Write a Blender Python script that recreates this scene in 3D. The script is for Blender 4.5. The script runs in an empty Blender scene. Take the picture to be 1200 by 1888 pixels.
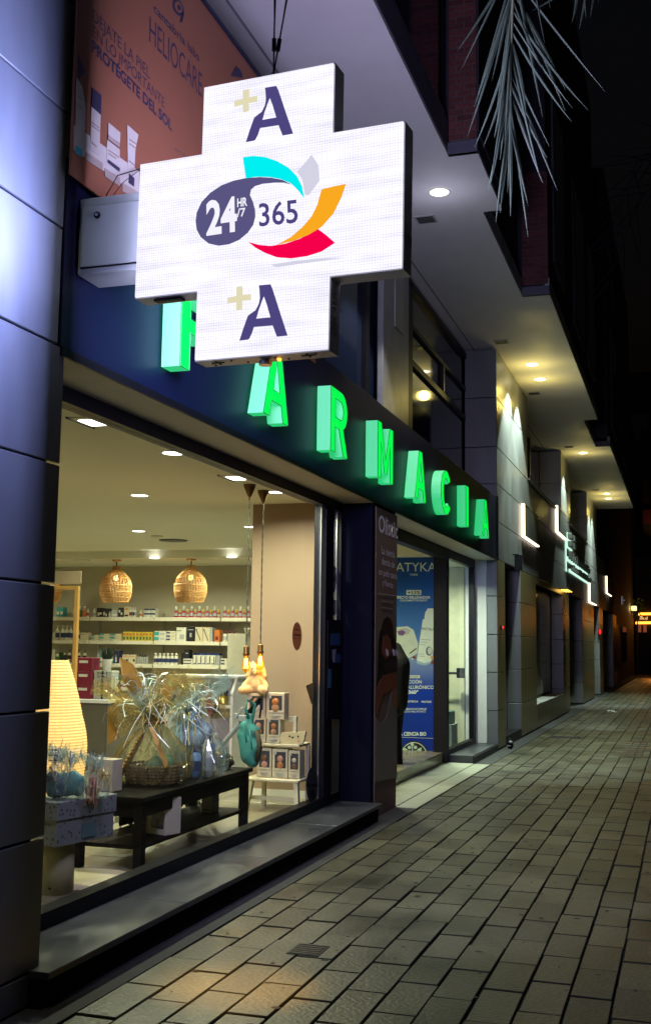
import bpy, bmesh, math, random
from mathutils import Vector, Matrix
random.seed(7)
SC = bpy.context.scene
COL = SC.collection
# ------------------------------------------------------------------ camera
F_PX, YAW, PITCH, ROLL = 2039.44, 0.313515679, 0.118844918, 0.0125145186
EYE = Vector((0, 0, 1.55))
FW = Vector((-math.sin(YAW)*math.cos(PITCH), math.cos(YAW)*math.cos(PITCH), math.sin(PITCH)))
_r0 = Vector((math.cos(YAW), math.sin(YAW), 0)); _u0 = _r0.cross(FW)
RT = _r0*math.cos(ROLL)+_u0*math.sin(ROLL); UP = -_r0*math.sin(ROLL)+_u0*math.cos(ROLL)
cam_d = bpy.data.cameras.new('camera'); cam = bpy.data.objects.new('camera', cam_d); COL.objects.link(cam)
cam_d.sensor_fit = 'VERTICAL'; cam_d.sensor_height = 36; cam_d.lens = F_PX/1888*36
cam_d.clip_start = 0.05; cam_d.clip_end = 1000
M = Matrix((RT, UP, -FW)).transposed().to_4x4(); M.translation = EYE; cam.matrix_world = M
SC.camera = cam
# ------------------------------------------------------------------ sky, exposure
W = bpy.data.worlds.new('World'); SC.world = W; W.use_nodes = True
nt = W.node_tree; bg = nt.nodes['Background']
sky = nt.nodes.new('ShaderNodeTexSky'); sky.sky_type = 'NISHITA'; sky.sun_disc = False
sky.sun_elevation = math.radians(-4); sky.sun_rotation = math.radians(200)
nt.links.new(sky.outputs[0], bg.inputs[0]); bg.inputs[1].default_value = 0.15
vs = SC.view_settings; vs.view_transform = 'Standard'; vs.look = 'None'; vs.gamma = 1; vs.exposure = 0; vs.use_curve_mapping = False
SC.render.engine = 'CYCLES'
cy = SC.cycles; cy.use_denoising = True; cy.max_bounces = 8; cy.transparent_max_bounces = 24; cy.caustics_reflective = False; cy.caustics_refractive = False
cy.sample_clamp_indirect = 4
try: cy.denoiser = 'OPENIMAGEDENOISE'
except Exception: pass

# ------------------------------------------------------------------ helpers
def ray(x, y): return RT*((x-600)/F_PX) - UP*((y-944)/F_PX) + FW
def onz(x, y, z): d = ray(x, y); return EYE+d*((z-EYE.z)/d.z)
def onx(x, y, X): d = ray(x, y); return EYE+d*(X/d.x)
def ony(x, y, Y): d = ray(x, y); return EYE+d*(Y/d.y)

def tag(o, label=None, cat=None, group=None, kind=None):
    if label: o['label'] = label
    if cat: o['category'] = cat
    if group: o['group'] = group
    if kind: o['kind'] = kind
    return o
def empty(name, loc=(0, 0, 0), rz=0):
    o = bpy.data.objects.new(name, None); COL.objects.link(o); o.location = loc; o.rotation_euler = (0, 0, rz); o.empty_display_size = .1
    return o
def thing(name, label, cat, loc=(0, 0, 0), rz=0, group=None, kind=None):
    return tag(empty(name, loc, rz), label, cat, group, kind)
def link(name, me, parent=None, mx=None):
    o = bpy.data.objects.new(name, me); COL.objects.link(o)
    if parent: o.parent = parent
    if mx is not None: o.matrix_local = mx
    return o
def kids(o): return [c for c in o.children]
def copy_tree(o, parent=None):
    c = o.copy(); COL.objects.link(c)
    if parent: c.parent = parent
    for ch in list(o.children): copy_tree(ch, c)
    return c

class MB:
    """collects shapes and links them as ONE mesh object"""
    def __init__(s): s.b = bmesh.new()
    def box(s, x0, x1, y0, y1, z0, z1, bev=0, rz=0, c=None):
        r = bmesh.ops.create_cube(s.b, size=1)['verts']
        for v in r:
            v.co = Vector(((x0+x1)/2+v.co.x*(x1-x0), (y0+y1)/2+v.co.y*(y1-y0), (z0+z1)/2+v.co.z*(z1-z0)))
        if bev:
            es = list({e for v in r for e in v.link_edges})
            bmesh.ops.bevel(s.b, geom=es, offset=bev, segments=1, affect='EDGES')
        return s
    def quad(s, *p):
        s.b.faces.new([s.b.verts.new(q) for q in p]); return s
    def tube(s, pts, r, n=8, cap=True):
        pts = [Vector(p) for p in pts]; rs = r if isinstance(r, (list, tuple)) else [r]*len(pts)
        rings = []
        for i, p in enumerate(pts):
            d = (pts[min(i+1, len(pts)-1)]-pts[max(i-1, 0)])
            d = d.normalized() if d.length > 1e-9 else Vector((0, 0, 1))
            a = Vector((0, 0, 1)) if abs(d.z) < .9 else Vector((1, 0, 0))
            u = d.cross(a).normalized(); v = d.cross(u)
            rings.append([s.b.verts.new(p+(u*math.cos(t*2*math.pi/n)+v*math.sin(t*2*math.pi/n))*rs[i]) for t in range(n)])
        for a, b in zip(rings, rings[1:]):
            for k in range(n): s.b.faces.new((a[k], a[(k+1) % n], b[(k+1) % n], b[k]))
        if cap:
            s.b.faces.new(rings[0]); s.b.faces.new(list(reversed(rings[-1])))
        return s
    def lathe(s, prof, n=20, c=(0, 0, 0), sx=1, sy=1, cap=True):
        c = Vector(c); rings = []
        for r, z in prof:
            rings.append([s.b.verts.new(c+Vector((r*sx*math.cos(t*2*math.pi/n), r*sy*math.sin(t*2*math.pi/n), z))) for t in range(n)])
        for a, b in zip(rings, rings[1:]):
            for k in range(n): s.b.faces.new((a[k], a[(k+1) % n], b[(k+1) % n], b[k]))
        if cap:
            if prof[0][0] > 1e-5: s.b.faces.new(list(reversed(rings[0])))
            if prof[-1][0] > 1e-5: s.b.faces.new(rings[-1])
        return s
    def ball(s, c, r, sx=1, sy=1, sz=1, seg=12):
        res = bmesh.ops.create_uvsphere(s.b, u_segments=seg, v_segments=max(6, seg*2//3), radius=r)['verts']
        for v in res: v.co = Vector((v.co.x*sx, v.co.y*sy, v.co.z*sz))+Vector(c)
        return s
    def poly(s, pts, depth):
        """planar polygon pts (list of Vector) extruded by the vector depth"""
        a = [s.b.verts.new(p) for p in pts]; b = [s.b.verts.new(Vector(p)+Vector(depth)) for p in pts]
        s.b.faces.new(a); s.b.faces.new(list(reversed(b)))
        for i in range(len(a)): s.b.faces.new((a[i], b[i], b[(i+1) % len(a)], a[(i+1) % len(a)]))
        return s
    def mesh(s, name, m, smooth=False):
        bmesh.ops.recalc_face_normals(s.b, faces=s.b.faces)
        me = bpy.data.meshes.new(name); s.b.to_mesh(me); s.b.free()
        if m: me.materials.append(m)
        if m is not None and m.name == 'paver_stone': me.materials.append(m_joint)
        if smooth:
            for p in me.polygons: p.use_smooth = True
        return me
    def build(s, name, m, parent=None, smooth=False, mx=None):
        return link(name, s.mesh(name, m, smooth), parent, mx)

# ------------------------------------------------------------------ materials
MATS = {}
def mat(name, col=(.5, .5, .5), rough=.5, metal=0., var=.08, scale=8., bump=.0, em=None, es=0., rnd=0., coat=0., spec=.5, stain=0., sscale=(1, 1, 1)):
    if name in MATS: return MATS[name]
    m = bpy.data.materials.new(name); m.use_nodes = True; n = m.node_tree.nodes; l = m.node_tree.links
    p = n['Principled BSDF']; p.inputs['Roughness'].default_value = rough; p.inputs['Metallic'].default_value = metal
    p.inputs['Specular IOR Level'].default_value = spec
    if coat: p.inputs['Coat Weight'].default_value = coat
    tc = n.new('ShaderNodeTexCoord'); nz = n.new('ShaderNodeTexNoise'); nz.inputs['Scale'].default_value = scale; nz.inputs['Detail'].default_value = 6
    l.new(tc.outputs['Object'], nz.inputs['Vector'])
    mr = n.new('ShaderNodeMapRange'); mr.inputs[1].default_value = .25; mr.inputs[2].default_value = .75
    mr.inputs[3].default_value = 1-var; mr.inputs[4].default_value = 1+var; l.new(nz.outputs[0], mr.inputs[0])
    hv = n.new('ShaderNodeHueSaturation'); hv.inputs['Color'].default_value = (*col, 1)
    val = mr.outputs[0]
    if rnd:
        oi = n.new('ShaderNodeObjectInfo'); geo = n.new('ShaderNodeNewGeometry')
        ad = n.new('ShaderNodeMath'); ad.operation = 'ADD'; l.new(oi.outputs['Random'], ad.inputs[0]); l.new(geo.outputs['Random Per Island'], ad.inputs[1])
        fr = n.new('ShaderNodeMath'); fr.operation = 'FRACT'; l.new(ad.outputs[0], fr.inputs[0])
        m2 = n.new('ShaderNodeMapRange'); m2.inputs[3].default_value = 1-rnd; m2.inputs[4].default_value = 1+rnd; l.new(fr.outputs[0], m2.inputs[0])
        mu = n.new('ShaderNodeMath'); mu.operation = 'MULTIPLY'; l.new(val, mu.inputs[0]); l.new(m2.outputs[0], mu.inputs[1]); val = mu.outputs[0]
    if stain:
        gp = n.new('ShaderNodeNewGeometry'); mp = n.new('ShaderNodeMapping'); mp.inputs['Scale'].default_value = sscale
        sn = n.new('ShaderNodeTexNoise'); sn.inputs['Scale'].default_value = 1.0; sn.inputs['Detail'].default_value = 8; sn.inputs['Roughness'].default_value = .62
        l.new(gp.outputs['Position'], mp.inputs[0]); l.new(mp.outputs[0], sn.inputs[0])
        m3 = n.new('ShaderNodeMapRange'); m3.inputs[1].default_value = .36; m3.inputs[2].default_value = .58; m3.inputs[3].default_value = 1-stain; m3.inputs[4].default_value = 1.0; l.new(sn.outputs[0], m3.inputs[0])
        mu3 = n.new('ShaderNodeMath'); mu3.operation = 'MULTIPLY'; l.new(val, mu3.inputs[0]); l.new(m3.outputs[0], mu3.inputs[1]); val = mu3.outputs[0]
        m4 = n.new('ShaderNodeMapRange'); m4.inputs[3].default_value = .47; m4.inputs[4].default_value = .53; l.new(sn.outputs[1] if False else nz.outputs[0], m4.inputs[0]); l.new(m4.outputs[0], hv.inputs['Hue'])
        rr = n.new('ShaderNodeMapRange'); rr.inputs[1].default_value = .3; rr.inputs[2].default_value = .7; rr.inputs[3].default_value = rough*.7; rr.inputs[4].default_value = min(1, rough*1.25); l.new(sn.outputs[0], rr.inputs[0]); l.new(rr.outputs[0], p.inputs['Roughness'])
    l.new(val, hv.inputs['Value']); l.new(hv.outputs[0], p.inputs['Base Color'])
    if bump:
        bp = n.new('ShaderNodeBump'); bp.inputs['Strength'].default_value = bump; bp.inputs['Distance'].default_value = .01
        l.new(nz.outputs[0], bp.inputs['Height']); l.new(bp.outputs[0], p.inputs['Normal'])
    if em:
        p.inputs['Emission Color'].default_value = (*em, 1); p.inputs['Emission Strength'].default_value = es
    MATS[name] = m; return m
def emit(name, col, s):
    if name in MATS: return MATS[name]
    m = bpy.data.materials.new(name); m.use_nodes = True; n = m.node_tree.nodes; l = m.node_tree.links
    n.remove(n['Principled BSDF']); e = n.new('ShaderNodeEmission'); e.inputs[0].default_value = (*col, 1); e.inputs[1].default_value = s
    l.new(e.outputs[0], n['Material Output'].inputs[0]); MATS[name] = m; return m
def glassy(name, tint=(1, 1, 1), refl=1.0, rough=0.0, body=None, bodyf=0., ior=1.45, spots=False):
    """thin sheet: clear, mirror by fresnel, optionally a little body colour"""
    if name in MATS: return MATS[name]
    m = bpy.data.materials.new(name); m.use_nodes = True; n = m.node_tree.nodes; l = m.node_tree.links
    n.remove(n['Principled BSDF'])
    t = n.new('ShaderNodeBsdfTransparent'); t.inputs[0].default_value = (*tint, 1)
    g = n.new('ShaderNodeBsdfGlossy'); g.inputs['Roughness'].default_value = rough
    f = n.new('ShaderNodeFresnel'); f.inputs[0].default_value = ior
    mu = n.new('ShaderNodeMath'); mu.operation = 'MULTIPLY'; l.new(f.outputs[0], mu.inputs[0])
    gb = n.new('ShaderNodeNewGeometry'); fm = n.new('ShaderNodeMapRange'); fm.inputs[3].default_value = refl; fm.inputs[4].default_value = 0
    l.new(gb.outputs['Backfacing'], fm.inputs[0]); l.new(fm.outputs[0], mu.inputs[1])
    mx = n.new('ShaderNodeMixShader'); l.new(mu.outputs[0], mx.inputs[0]); l.new(t.outputs[0], mx.inputs[1]); l.new(g.outputs[0], mx.inputs[2])
    out = mx
    if body:
        d = n.new('ShaderNodeBsdfTranslucent'); d.inputs[0].default_value = (*body, 1)
        d2 = n.new('ShaderNodeBsdfDiffuse'); d2.inputs[0].default_value = (*body, 1)
        ms = n.new('ShaderNodeMixShader'); l.new(d.outputs[0], ms.inputs[1]); l.new(d2.outputs[0], ms.inputs[2])
        mb = n.new('ShaderNodeMixShader'); mb.inputs[0].default_value = bodyf
        l.new(mx.outputs[0], mb.inputs[1]); l.new(ms.outputs[0], mb.inputs[2]); out = mb
        if spots:
            tc = n.new('ShaderNodeTexCoord'); vo = n.new('ShaderNodeTexVoronoi'); vo.inputs['Scale'].default_value = 55
            l.new(tc.outputs['Object'], vo.inputs['Vector'])
            lt = n.new('ShaderNodeMapRange'); lt.inputs[1].default_value = .25; lt.inputs[2].default_value = .32; lt.inputs[3].default_value = min(1, bodyf+.5); lt.inputs[4].default_value = bodyf
            l.new(vo.outputs['Distance'], lt.inputs[0]); l.new(lt.outputs[0], mb.inputs[0])
    l.new(out.outputs[0], n['Material Output'].inputs[0]); MATS[name] = m; return m

# ------------------------------------------------------------------ flat shapes and lettering
def curve_mesh(name, loops, m, extrude=0., bevel=0.):
    """closed 2D loops (holes allowed) -> filled mesh in the xy plane"""
    c = bpy.data.curves.new(name, 'CURVE'); c.dimensions = '2D'; c.fill_mode = 'BOTH'; c.extrude = extrude; c.bevel_depth = bevel
    for lp in loops:
        s = c.splines.new('POLY'); s.points.add(len(lp)-1); s.use_cyclic_u = True
        for i, q in enumerate(lp): s.points[i].co = (q[0], q[1], 0, 1)
    o = bpy.data.objects.new(name, c); COL.objects.link(o)
    me = bpy.data.meshes.new_from_object(o); bpy.data.objects.remove(o); bpy.data.curves.remove(c)
    me.name = name; me.materials.clear(); me.materials.append(m); return me
def text_mesh(body, m, bold=0., name='lettering'):
    c = bpy.data.curves.new(name, 'FONT'); c.body = body; c.offset = bold; c.size = 1; c.resolution_u = 3
    o = bpy.data.objects.new(name, c); COL.objects.link(o)
    me = bpy.data.meshes.new_from_object(o); bpy.data.objects.remove(o); bpy.data.curves.remove(c)
    me.name = name; me.materials.clear(); me.materials.append(m); return me
CAP = .69
def text_at(body, m, A, B, T, parent, bold=0., name='lettering', lift=.002, toward=None):
    """lettering whose baseline runs A->B and whose capitals reach T above A"""
    A, B, T = Vector(A), Vector(B), Vector(T)
    me = text_mesh(body, m, bold, name)
    xs = [v.co.x for v in me.vertices]
    if not xs: return None
    x0, x1 = min(xs), max(xs); ux = (B-A)/(x1-x0); uy = (T-A)/CAP; nz = ux.cross(uy).normalized()
    if (EYE-A).dot(nz) < 0: nz = -nz
    for v in me.vertices:
        v.co = A+ux*(v.co.x-x0)+uy*v.co.y+nz*(lift+v.co.z)
    return link(name, me, parent)
def flat(name, pts, m, parent, thick=.004, lift=0.002):
    """thin printed piece: polygon pts with real thickness, facing the camera side"""
    pts = [Vector(p) for p in pts]
    n = (pts[1]-pts[0]).cross(pts[2]-pts[0]).normalized()
    if (EYE-pts[0]).dot(n) < 0: n = -n
    return MB().poly([p+n*(lift+thick) for p in pts], -n*thick).build(name, m, parent)
def ell(cx, cy_, rx, ry, n=28, rot=0.):
    c, s = math.cos(rot), math.sin(rot)
    return [(cx+rx*math.cos(t*2*math.pi/n)*c-ry*math.sin(t*2*math.pi/n)*s, cy_+rx*math.cos(t*2*math.pi/n)*s+ry*math.sin(t*2*math.pi/n)*c) for t in range(n)]
def blob(name, caps, m, parent=None, vox=.02, smooth=3):
    """one continuous skin over tapered limbs (p0, r0, p1, r1)"""
    mb = MB()
    for p0, r0, p1, r1 in caps:
        p0, p1 = Vector(p0), Vector(p1); k = 5
        mb.ball(p0, r0, seg=14); mb.ball(p1, r1, seg=14)
        if (p1-p0).length > 1e-4: mb.tube([p0.lerp(p1, i/k) for i in range(k+1)], [r0+(r1-r0)*i/k for i in range(k+1)], n=14)
    o = mb.build(name, m, parent)
    md = o.modifiers.new('skin', 'REMESH'); md.mode = 'VOXEL'; md.voxel_size = vox; md.use_smooth_shade = True
    sm = o.modifiers.new('smooth', 'SMOOTH'); sm.iterations = smooth; sm.factor = .5
    return o
def lamp_spot(loc, power, size, blend, col, rad=.05, target=None, name='spot_light'):
    d = bpy.data.lights.new(name, 'SPOT'); d.energy = power; d.spot_size = math.radians(size); d.spot_blend = blend; d.color = col; d.shadow_soft_size = rad
    o = bpy.data.objects.new(name, d); COL.objects.link(o); o.location = loc
    if target is not None: o.rotation_euler = (Vector(target)-Vector(loc)).to_track_quat('-Z', 'Y').to_euler()
    return o
def lamp_disk(loc, power, size, col, name='disk_light', spread=160):
    d = bpy.data.lights.new(name, 'AREA'); d.shape = 'DISK'; d.size = size; d.energy = power; d.color = col; d.spread = math.radians(spread)
    o = bpy.data.objects.new(name, d); COL.objects.link(o); o.location = loc; return o
def lamp_point(loc, power, col, rad=.03, name='bulb_light'):
    d = bpy.data.lights.new(name, 'POINT'); d.energy = power; d.color = col; d.shadow_soft_size = rad
    o = bpy.data.objects.new(name, d); COL.objects.link(o); o.location = loc; return o

# ------------------------------------------------------------------ palette
m_paver = mat('paver_stone', (.068, .066, .042), .40, var=.5, scale=45, bump=.5, rnd=.30, stain=.5, sscale=(1.6, 1.3, 1))
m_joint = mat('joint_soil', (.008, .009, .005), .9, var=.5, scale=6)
m_gutter = mat('cement_gutter', (.022, .022, .024), .8, var=.3, scale=10, bump=.3)
m_asph = mat('asphalt', (.05, .05, .05), .9, var=.2, scale=20)
m_panel = mat('metal_panel', (.20, .207, .215), .38, .35, var=.04, scale=2, spec=.4, rnd=.06, stain=.16, sscale=(2.5, 2.5, .5))
m_panelb = mat('bronze_panel', (.27, .225, .12), .3, .4, var=.06, scale=2, rnd=.05)
m_core = mat('shadow_gap', (.02, .02, .022), .8)
m_navy = mat('fascia_navy', (.004, .007, .032), .45, var=.1, scale=3, spec=.3)
m_black = mat('black_metal', (.005, .005, .008), .45, var=.1, spec=.25)
m_sill = mat('granite_sill', (.042, .048, .06), .35, var=.25, scale=60, stain=.35, sscale=(3, 1.5, 1))
m_soff = mat('white_soffit', (.80, .77, .80), .7, var=.03, scale=2, stain=.10, sscale=(.8, .5, 1))
m_soff2 = mat('soffit_panel_grey', (.45, .44, .42), .6, var=.05)
m_conc = mat('concrete_edge', (.42, .42, .42), .7, var=.2, scale=4)
m_dark = mat('dark_wall', (.025, .025, .04), .7, var=.2, scale=2)
m_brick = mat('brick', (.12, .032, .03), .8, var=.2, scale=20, rnd=.25, bump=.2)
m_mortar = mat('mortar', (.10, .09, .095), .9, var=.1)
m_wglass = mat('window_glass', (.012, .018, .04), .06, var=0, spec=.6)
m_steel = mat('steel_post', (.42, .43, .44), .35, .6, var=.15, scale=5)
m_alu = mat('aluminium', (.6, .6, .6), .3, .9, var=.05)
m_white = mat('white_paint', (.78, .78, .76), .5, var=.03)
m_wall = mat('shop_wall', (.50, .46, .345), .8, var=.05, scale=1.5)
m_pink = mat('column_plaster', (.33, .235, .155), .8, var=.04, scale=1.5)
m_ceil = mat('shop_ceiling', (.74, .72, .60), .8, var=.03, scale=1)
m_floor = mat('shop_floor', (.26, .235, .16), .25, var=.1, scale=2)
m_tile = mat('threshold_tile', (.30, .33, .26), .5, var=.1, scale=6, rnd=.05)
m_mat = mat('entrance_mat', (.045, .055, .05), .7, var=.2, scale=40)
m_shelf = mat('cream_shelf', (.74, .70, .57), .5, var=.02)
m_glass = glassy('clear_glass', (.97, .985, .975), .45)

XF = -2.70
# ------------------------------------------------------------------ ground
g = MB().box(-60, 60, -40, 260, -.30, -.05).build('ground', m_asph); tag(g, kind='structure')
pv = MB().box(-2.48, 2.6, -4, 62, -.05, -.018).build('pavement', m_joint); tag(pv, kind='structure')
gt = MB().box(-3.05, -2.482, -4, 10.6, -.05, -.004).box(-3.05, -2.482, 14.85, 62, -.05, -.004).build('gutter_strip', m_gutter); tag(gt, kind='structure')
def paver_bm(mb, x0, x1, y0, y1, z, t=(0, 0)):
    """flat stone with a chamfered, slightly tilted top"""
    b = mb.b; c = .0035
    lo = [(x0, y0), (x1, y0), (x1, y1), (x0, y1)]; hi = [(x0+c, y0+c), (x1-c, y0+c), (x1-c, y1-c), (x0+c, y1-c)]
    cx, cy_ = (x0+x1)/2, (y0+y1)/2
    f = lambda q, dz: b.verts.new((q[0], q[1], z+dz+(q[0]-cx)*t[0]+(q[1]-cy_)*t[1]))
    A = [f(q, -.03) for q in lo]; B = [f(q, -.005) for q in lo]; C = [f(q, 0) for q in hi]
    b.faces.new(C)
    for P, Q in ((A, B), (B, C)):
        for i in range(4): b.faces.new((P[i], P[(i+1) % 4], Q[(i+1) % 4], Q[i])).material_index = 1    # grimy edges; colour also carries the joint shade that lamps wash out
variants = []
for i in range(10):
    mb = MB(); r = random.Random(i)
    w, L = .184+r.uniform(-.004, .004), .440+r.uniform(-.003, .003)
    paver_bm(mb, -w/2, w/2, -L/2, L/2, 0, (r.uniform(-.006, .006), r.uniform(-.003, .003)))
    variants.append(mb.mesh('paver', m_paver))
rest = MB(); spots = []
for k in range(-13, 12):
    xc = -.34-.1935*k+.0968
    if xc > 2.5: continue
    ph = 5.011+.035*math.sin(k*2.1)+(.2265 if k % 2 else 0)
    j = -20
    while True:
        yc = ph+.453*j-.2265; j += 1
        if yc > 61.5: break
        if yc < -3.8: continue
        spots.append((xc+random.uniform(-.003, .003), yc, random.uniform(-.003, .003)))
def in_view(x, y):
    d = Vector((x, y, 0))-EYE; w = d.dot(FW)
    if w < .5: return None
    px, py = 600+F_PX*d.dot(RT)/w, 944-F_PX*d.dot(UP)/w
    return w if -90 < px < 1290 and py < 1990 else None
vis = sorted([(in_view(x, y), x, y, z) for x, y, z in spots if in_view(x, y)])
near = {(x, y) for _, x, y, _ in vis[:298]}
for i, (w, x, y, z) in enumerate(vis[:298]):
    o = link('paver', variants[i*7 % 10], pv); o.location = (x, y, z)
    o.rotation_euler = (0, 0, random.choice((0, math.pi))+random.uniform(-.006, .006))
for x, y, z in spots:
    if (x, y) in near: continue
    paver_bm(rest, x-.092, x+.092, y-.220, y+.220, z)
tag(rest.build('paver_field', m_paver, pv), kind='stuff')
# threshold tiles and mat of the entrance
th = MB().box(-3.24, -2.482, 10.6, 14.85, -.05, -.006).build('entrance_threshold', m_joint); tag(th, kind='structure')
for j in range(7):
    y0 = 10.62+.602*j
    MB().box(-3.22, -2.70, y0, y0+.594, -.02, .004, .002).build('tile', m_tile, th)
    MB().box(-2.694, -2.49, y0, y0+.594, -.02, -.001, .002).build('tile', m_tile, th)
em_ = MB().box(-9, -3.24, 10.55, 14.88, -.05, .002).build('entrance_floor', m_mat); tag(em_, kind='structure')
for j in range(9): MB().box(-4.6, -3.26, 10.8+.45*j, 11.24+.45*j, 0, .006, .001).build('mat_strip', m_mat, em_)

# ------------------------------------------------------------------ panels
def panel(root, x0, x1, y0, y1, z0, z1, m=None, name='panel'):
    g = .005
    if abs(x1-x0) < abs(y1-y0): return MB().box(x0, x1, y0+g, y1-g, z0+g, z1-g, .004).build(name, m or m_panel, root)
    return MB().box(x0+g, x1-g, y0, y1, z0+g, z1-g, .004).build(name, m or m_panel, root)
ZS = [.02, .584, 1.156, 1.726, 2.31, 2.874]
# near pier, left of the window
pier = thing('panelled_pier', 'tall pier of pale metal panels at the near end of the shop window', 'pier', (-2.9, 2.6, 0))
pier.location = (0, 0, 0)
MB().box(-3.4, XF-.03, .4, 4.32, 0, 6.15).build('core', m_core, pier)
zz = [0, .14, .694, 1.243, 1.804, 2.35, 2.897, 3.452, 4.011, 4.57, 5.13, 5.69, 6.15]
for z0, z1 in zip(zz, zz[1:]):
    y1 = 4.40 if (z0 > 4.0) else 4.335 if z0 > 3.4 else 4.39 if z1 < 2.9 else 4.33
    for a, b in ((.4, 2.42), (2.42, y1)): panel(pier, XF-.03, XF, a, b, z0, z1)
MB().box(XF-.03, XF, 4.335, 4.40, 3.805, 4.006).build('panel', m_panel, pier)

# ------------------------------------------------------------------ shopfront
sf = thing('shopfront', 'pharmacy shopfront with dark fascia, long display window and black pillar', 'shopfront', (0, 0, 0))
fa = MB().box(-2.98, XF, 4.345, 16.83, 2.875, 3.83, .004).build('fascia', m_navy, sf)
MB().box(XF, XF+.012, 4.345, 16.83, 2.852, 2.895).build('fascia_trim', m_black, fa)
MB().box(-2.75, XF+.02, 16.83, 16.86, 2.85, 3.84).build('fascia_end', m_black, fa)
MB().box(-3.02, XF-.004, 4.345, 9.78, 2.852, 2.872).build('soffit_strip', m_soff2, sf)
MB().box(-3.02, XF-.004, 10.66, 16.80, 2.852, 2.872).build('soffit_strip', m_soff2, sf)
MB().box(-3.10, -3.0, 4.2, 9.80, 2.77, 2.90).build('window_header', m_black, sf)
MB().box(-3.10, -3.005, 4.2, 9.80, .15, .23).build('window_base', m_black, sf)
for k in range(4):
    y0, y1 = 4.3+1.375*k, 4.3+1.375*(k+1)-.006
    MB().box(-3.02, -2.60, y0, min(y1, 9.76), .118, .15, .003).build('sill', m_sill, sf)
MB().box(-3.0, -2.63, 4.3, 9.74, -.02, .117).build('riser', mat('riser_black', (.004, .004, .005), .9, spec=.1), sf)
MB().box(-3.11, -2.995, 9.28, 9.50, .23, 2.77, .004).build('mullion', m_black, sf)
MB().box(-3.10, -3.0, 9.74, 9.80, .23, 2.77).build('mullion', m_black, sf)
MB().box(-3.055, -3.047, 4.2, 9.28, .23, 2.77).build('window_pane', m_glass, sf)
MB().box(-3.055, -3.047, 9.50, 9.74, .23, 2.77).build('window_pane', m_glass, sf)
MB().box(-3.045, -3.035, 9.252, 9.285, .23, 2.77).build('edge_strip', m_alu, sf)
MB().box(-3.045, -3.035, 9.715, 9.745, 1.75, 2.77).build('edge_strip', m_alu, sf)
MB().box(-3.9, -2.718, 9.80, 10.64, 0, 2.875, .004).build('pillar', mat('pillar_navy', (.0025, .003, .014), .7, spec=.08), sf)
# entrance: header, posts, side light
MB().box(-3.16, -3.04, 10.66, 14.75, 2.72, 2.872).build('door_header', m_black, sf)
MB().box(-3.22, -3.04, 14.70, 14.86, .002, 2.872).build('door_post', m_black, sf)
MB().box(-3.12, -3.04, 14.86, 16.85, 2.74, 2.872).build('window_header', m_black, sf)
MB().box(-3.12, -3.04, 14.86, 16.85, .10, .17).build('window_base', m_black, sf)
MB().box(-3.12, -3.04, 16.72, 16.85, .10, 2.74).build('mullion', m_black, sf)
MB().box(-3.085, -3.077, 14.86, 16.72, .17, 2.74).build('window_pane', m_glass, sf)
MB().box(-3.2, -2.72, 14.86, 16.85, -.02, .10, .004).build('step', m_sill, sf)
MB().box(-2.72, -2.70, 14.86, 16.85, .0, .085).build('step_edge', m_black, sf)
# band of windows above the fascia
MB().box(-3.24, -3.0, 4.4, 16.9, 3.80, 3.86).build('ledge', m_black, sf)
MB().box(-3.30, -3.22, 4.4, 17.4, 3.86, 6.2).build('window_glazing', m_wglass, sf)
for y0, y1 in ((8.9, 9.0), (11.1, 11.25), (12.85, 13.25), (17.0, 17.1)): MB().box(-3.24, -3.17, y0, y1, 3.86, 6.08).build('window_frame', m_black, sf)
MB().box(-3.24, -3.17, 4.4, 17.0, 6.04, 6.12).build('window_frame', m_black, sf)
MB().box(-3.23, -3.18, 13.25, 17.0, 5.05, 5.13).build('window_frame', m_black, sf)
MB().box(-3.23, -3.18, 13.25, 17.0, 5.52, 5.58).build('window_frame', m_black, sf)
MB().box(-3.225, -3.175, 15.15, 15.25, 5.13, 5.52).build('window_frame', m_black, sf)
sp = MB().box(-3.17, -3.10, 11.55, 12.75, 3.86, 6.15, .01).build('steel_post', m_steel, sf)
MB().box(-3.10, -3.085, 12.05, 12.45, 5.2, 6.15, .004).build('channel', m_alu, sp)

# ------------------------------------------------------------------ panelled building beyond the shop
fb = thing('panelled_building', 'grey panelled building beyond the pharmacy with lit wall tops', 'building', (0, 0, 0))
MB().box(-6, XF-.55, 16.9, 62, 0, 6.2).build('core', m_core, fb)
def side(y, x0, x1, zs, m=None):       # panels that face the camera
    for z0, z1 in zip(zs, zs[1:]): panel(fb, x0, x1, y, y+.03, z0, z1, m)
def front(y0, y1, zs, m=None, x=XF):
    for z0, z1 in zip(zs, zs[1:]): panel(fb, x-.03, x, y0, y1, z0, z1, m)
UP1 = [2.874, 3.457, 4.04, 4.62]; UP2 = [4.62, 5.40, 6.17]
ZF = ZS
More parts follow.
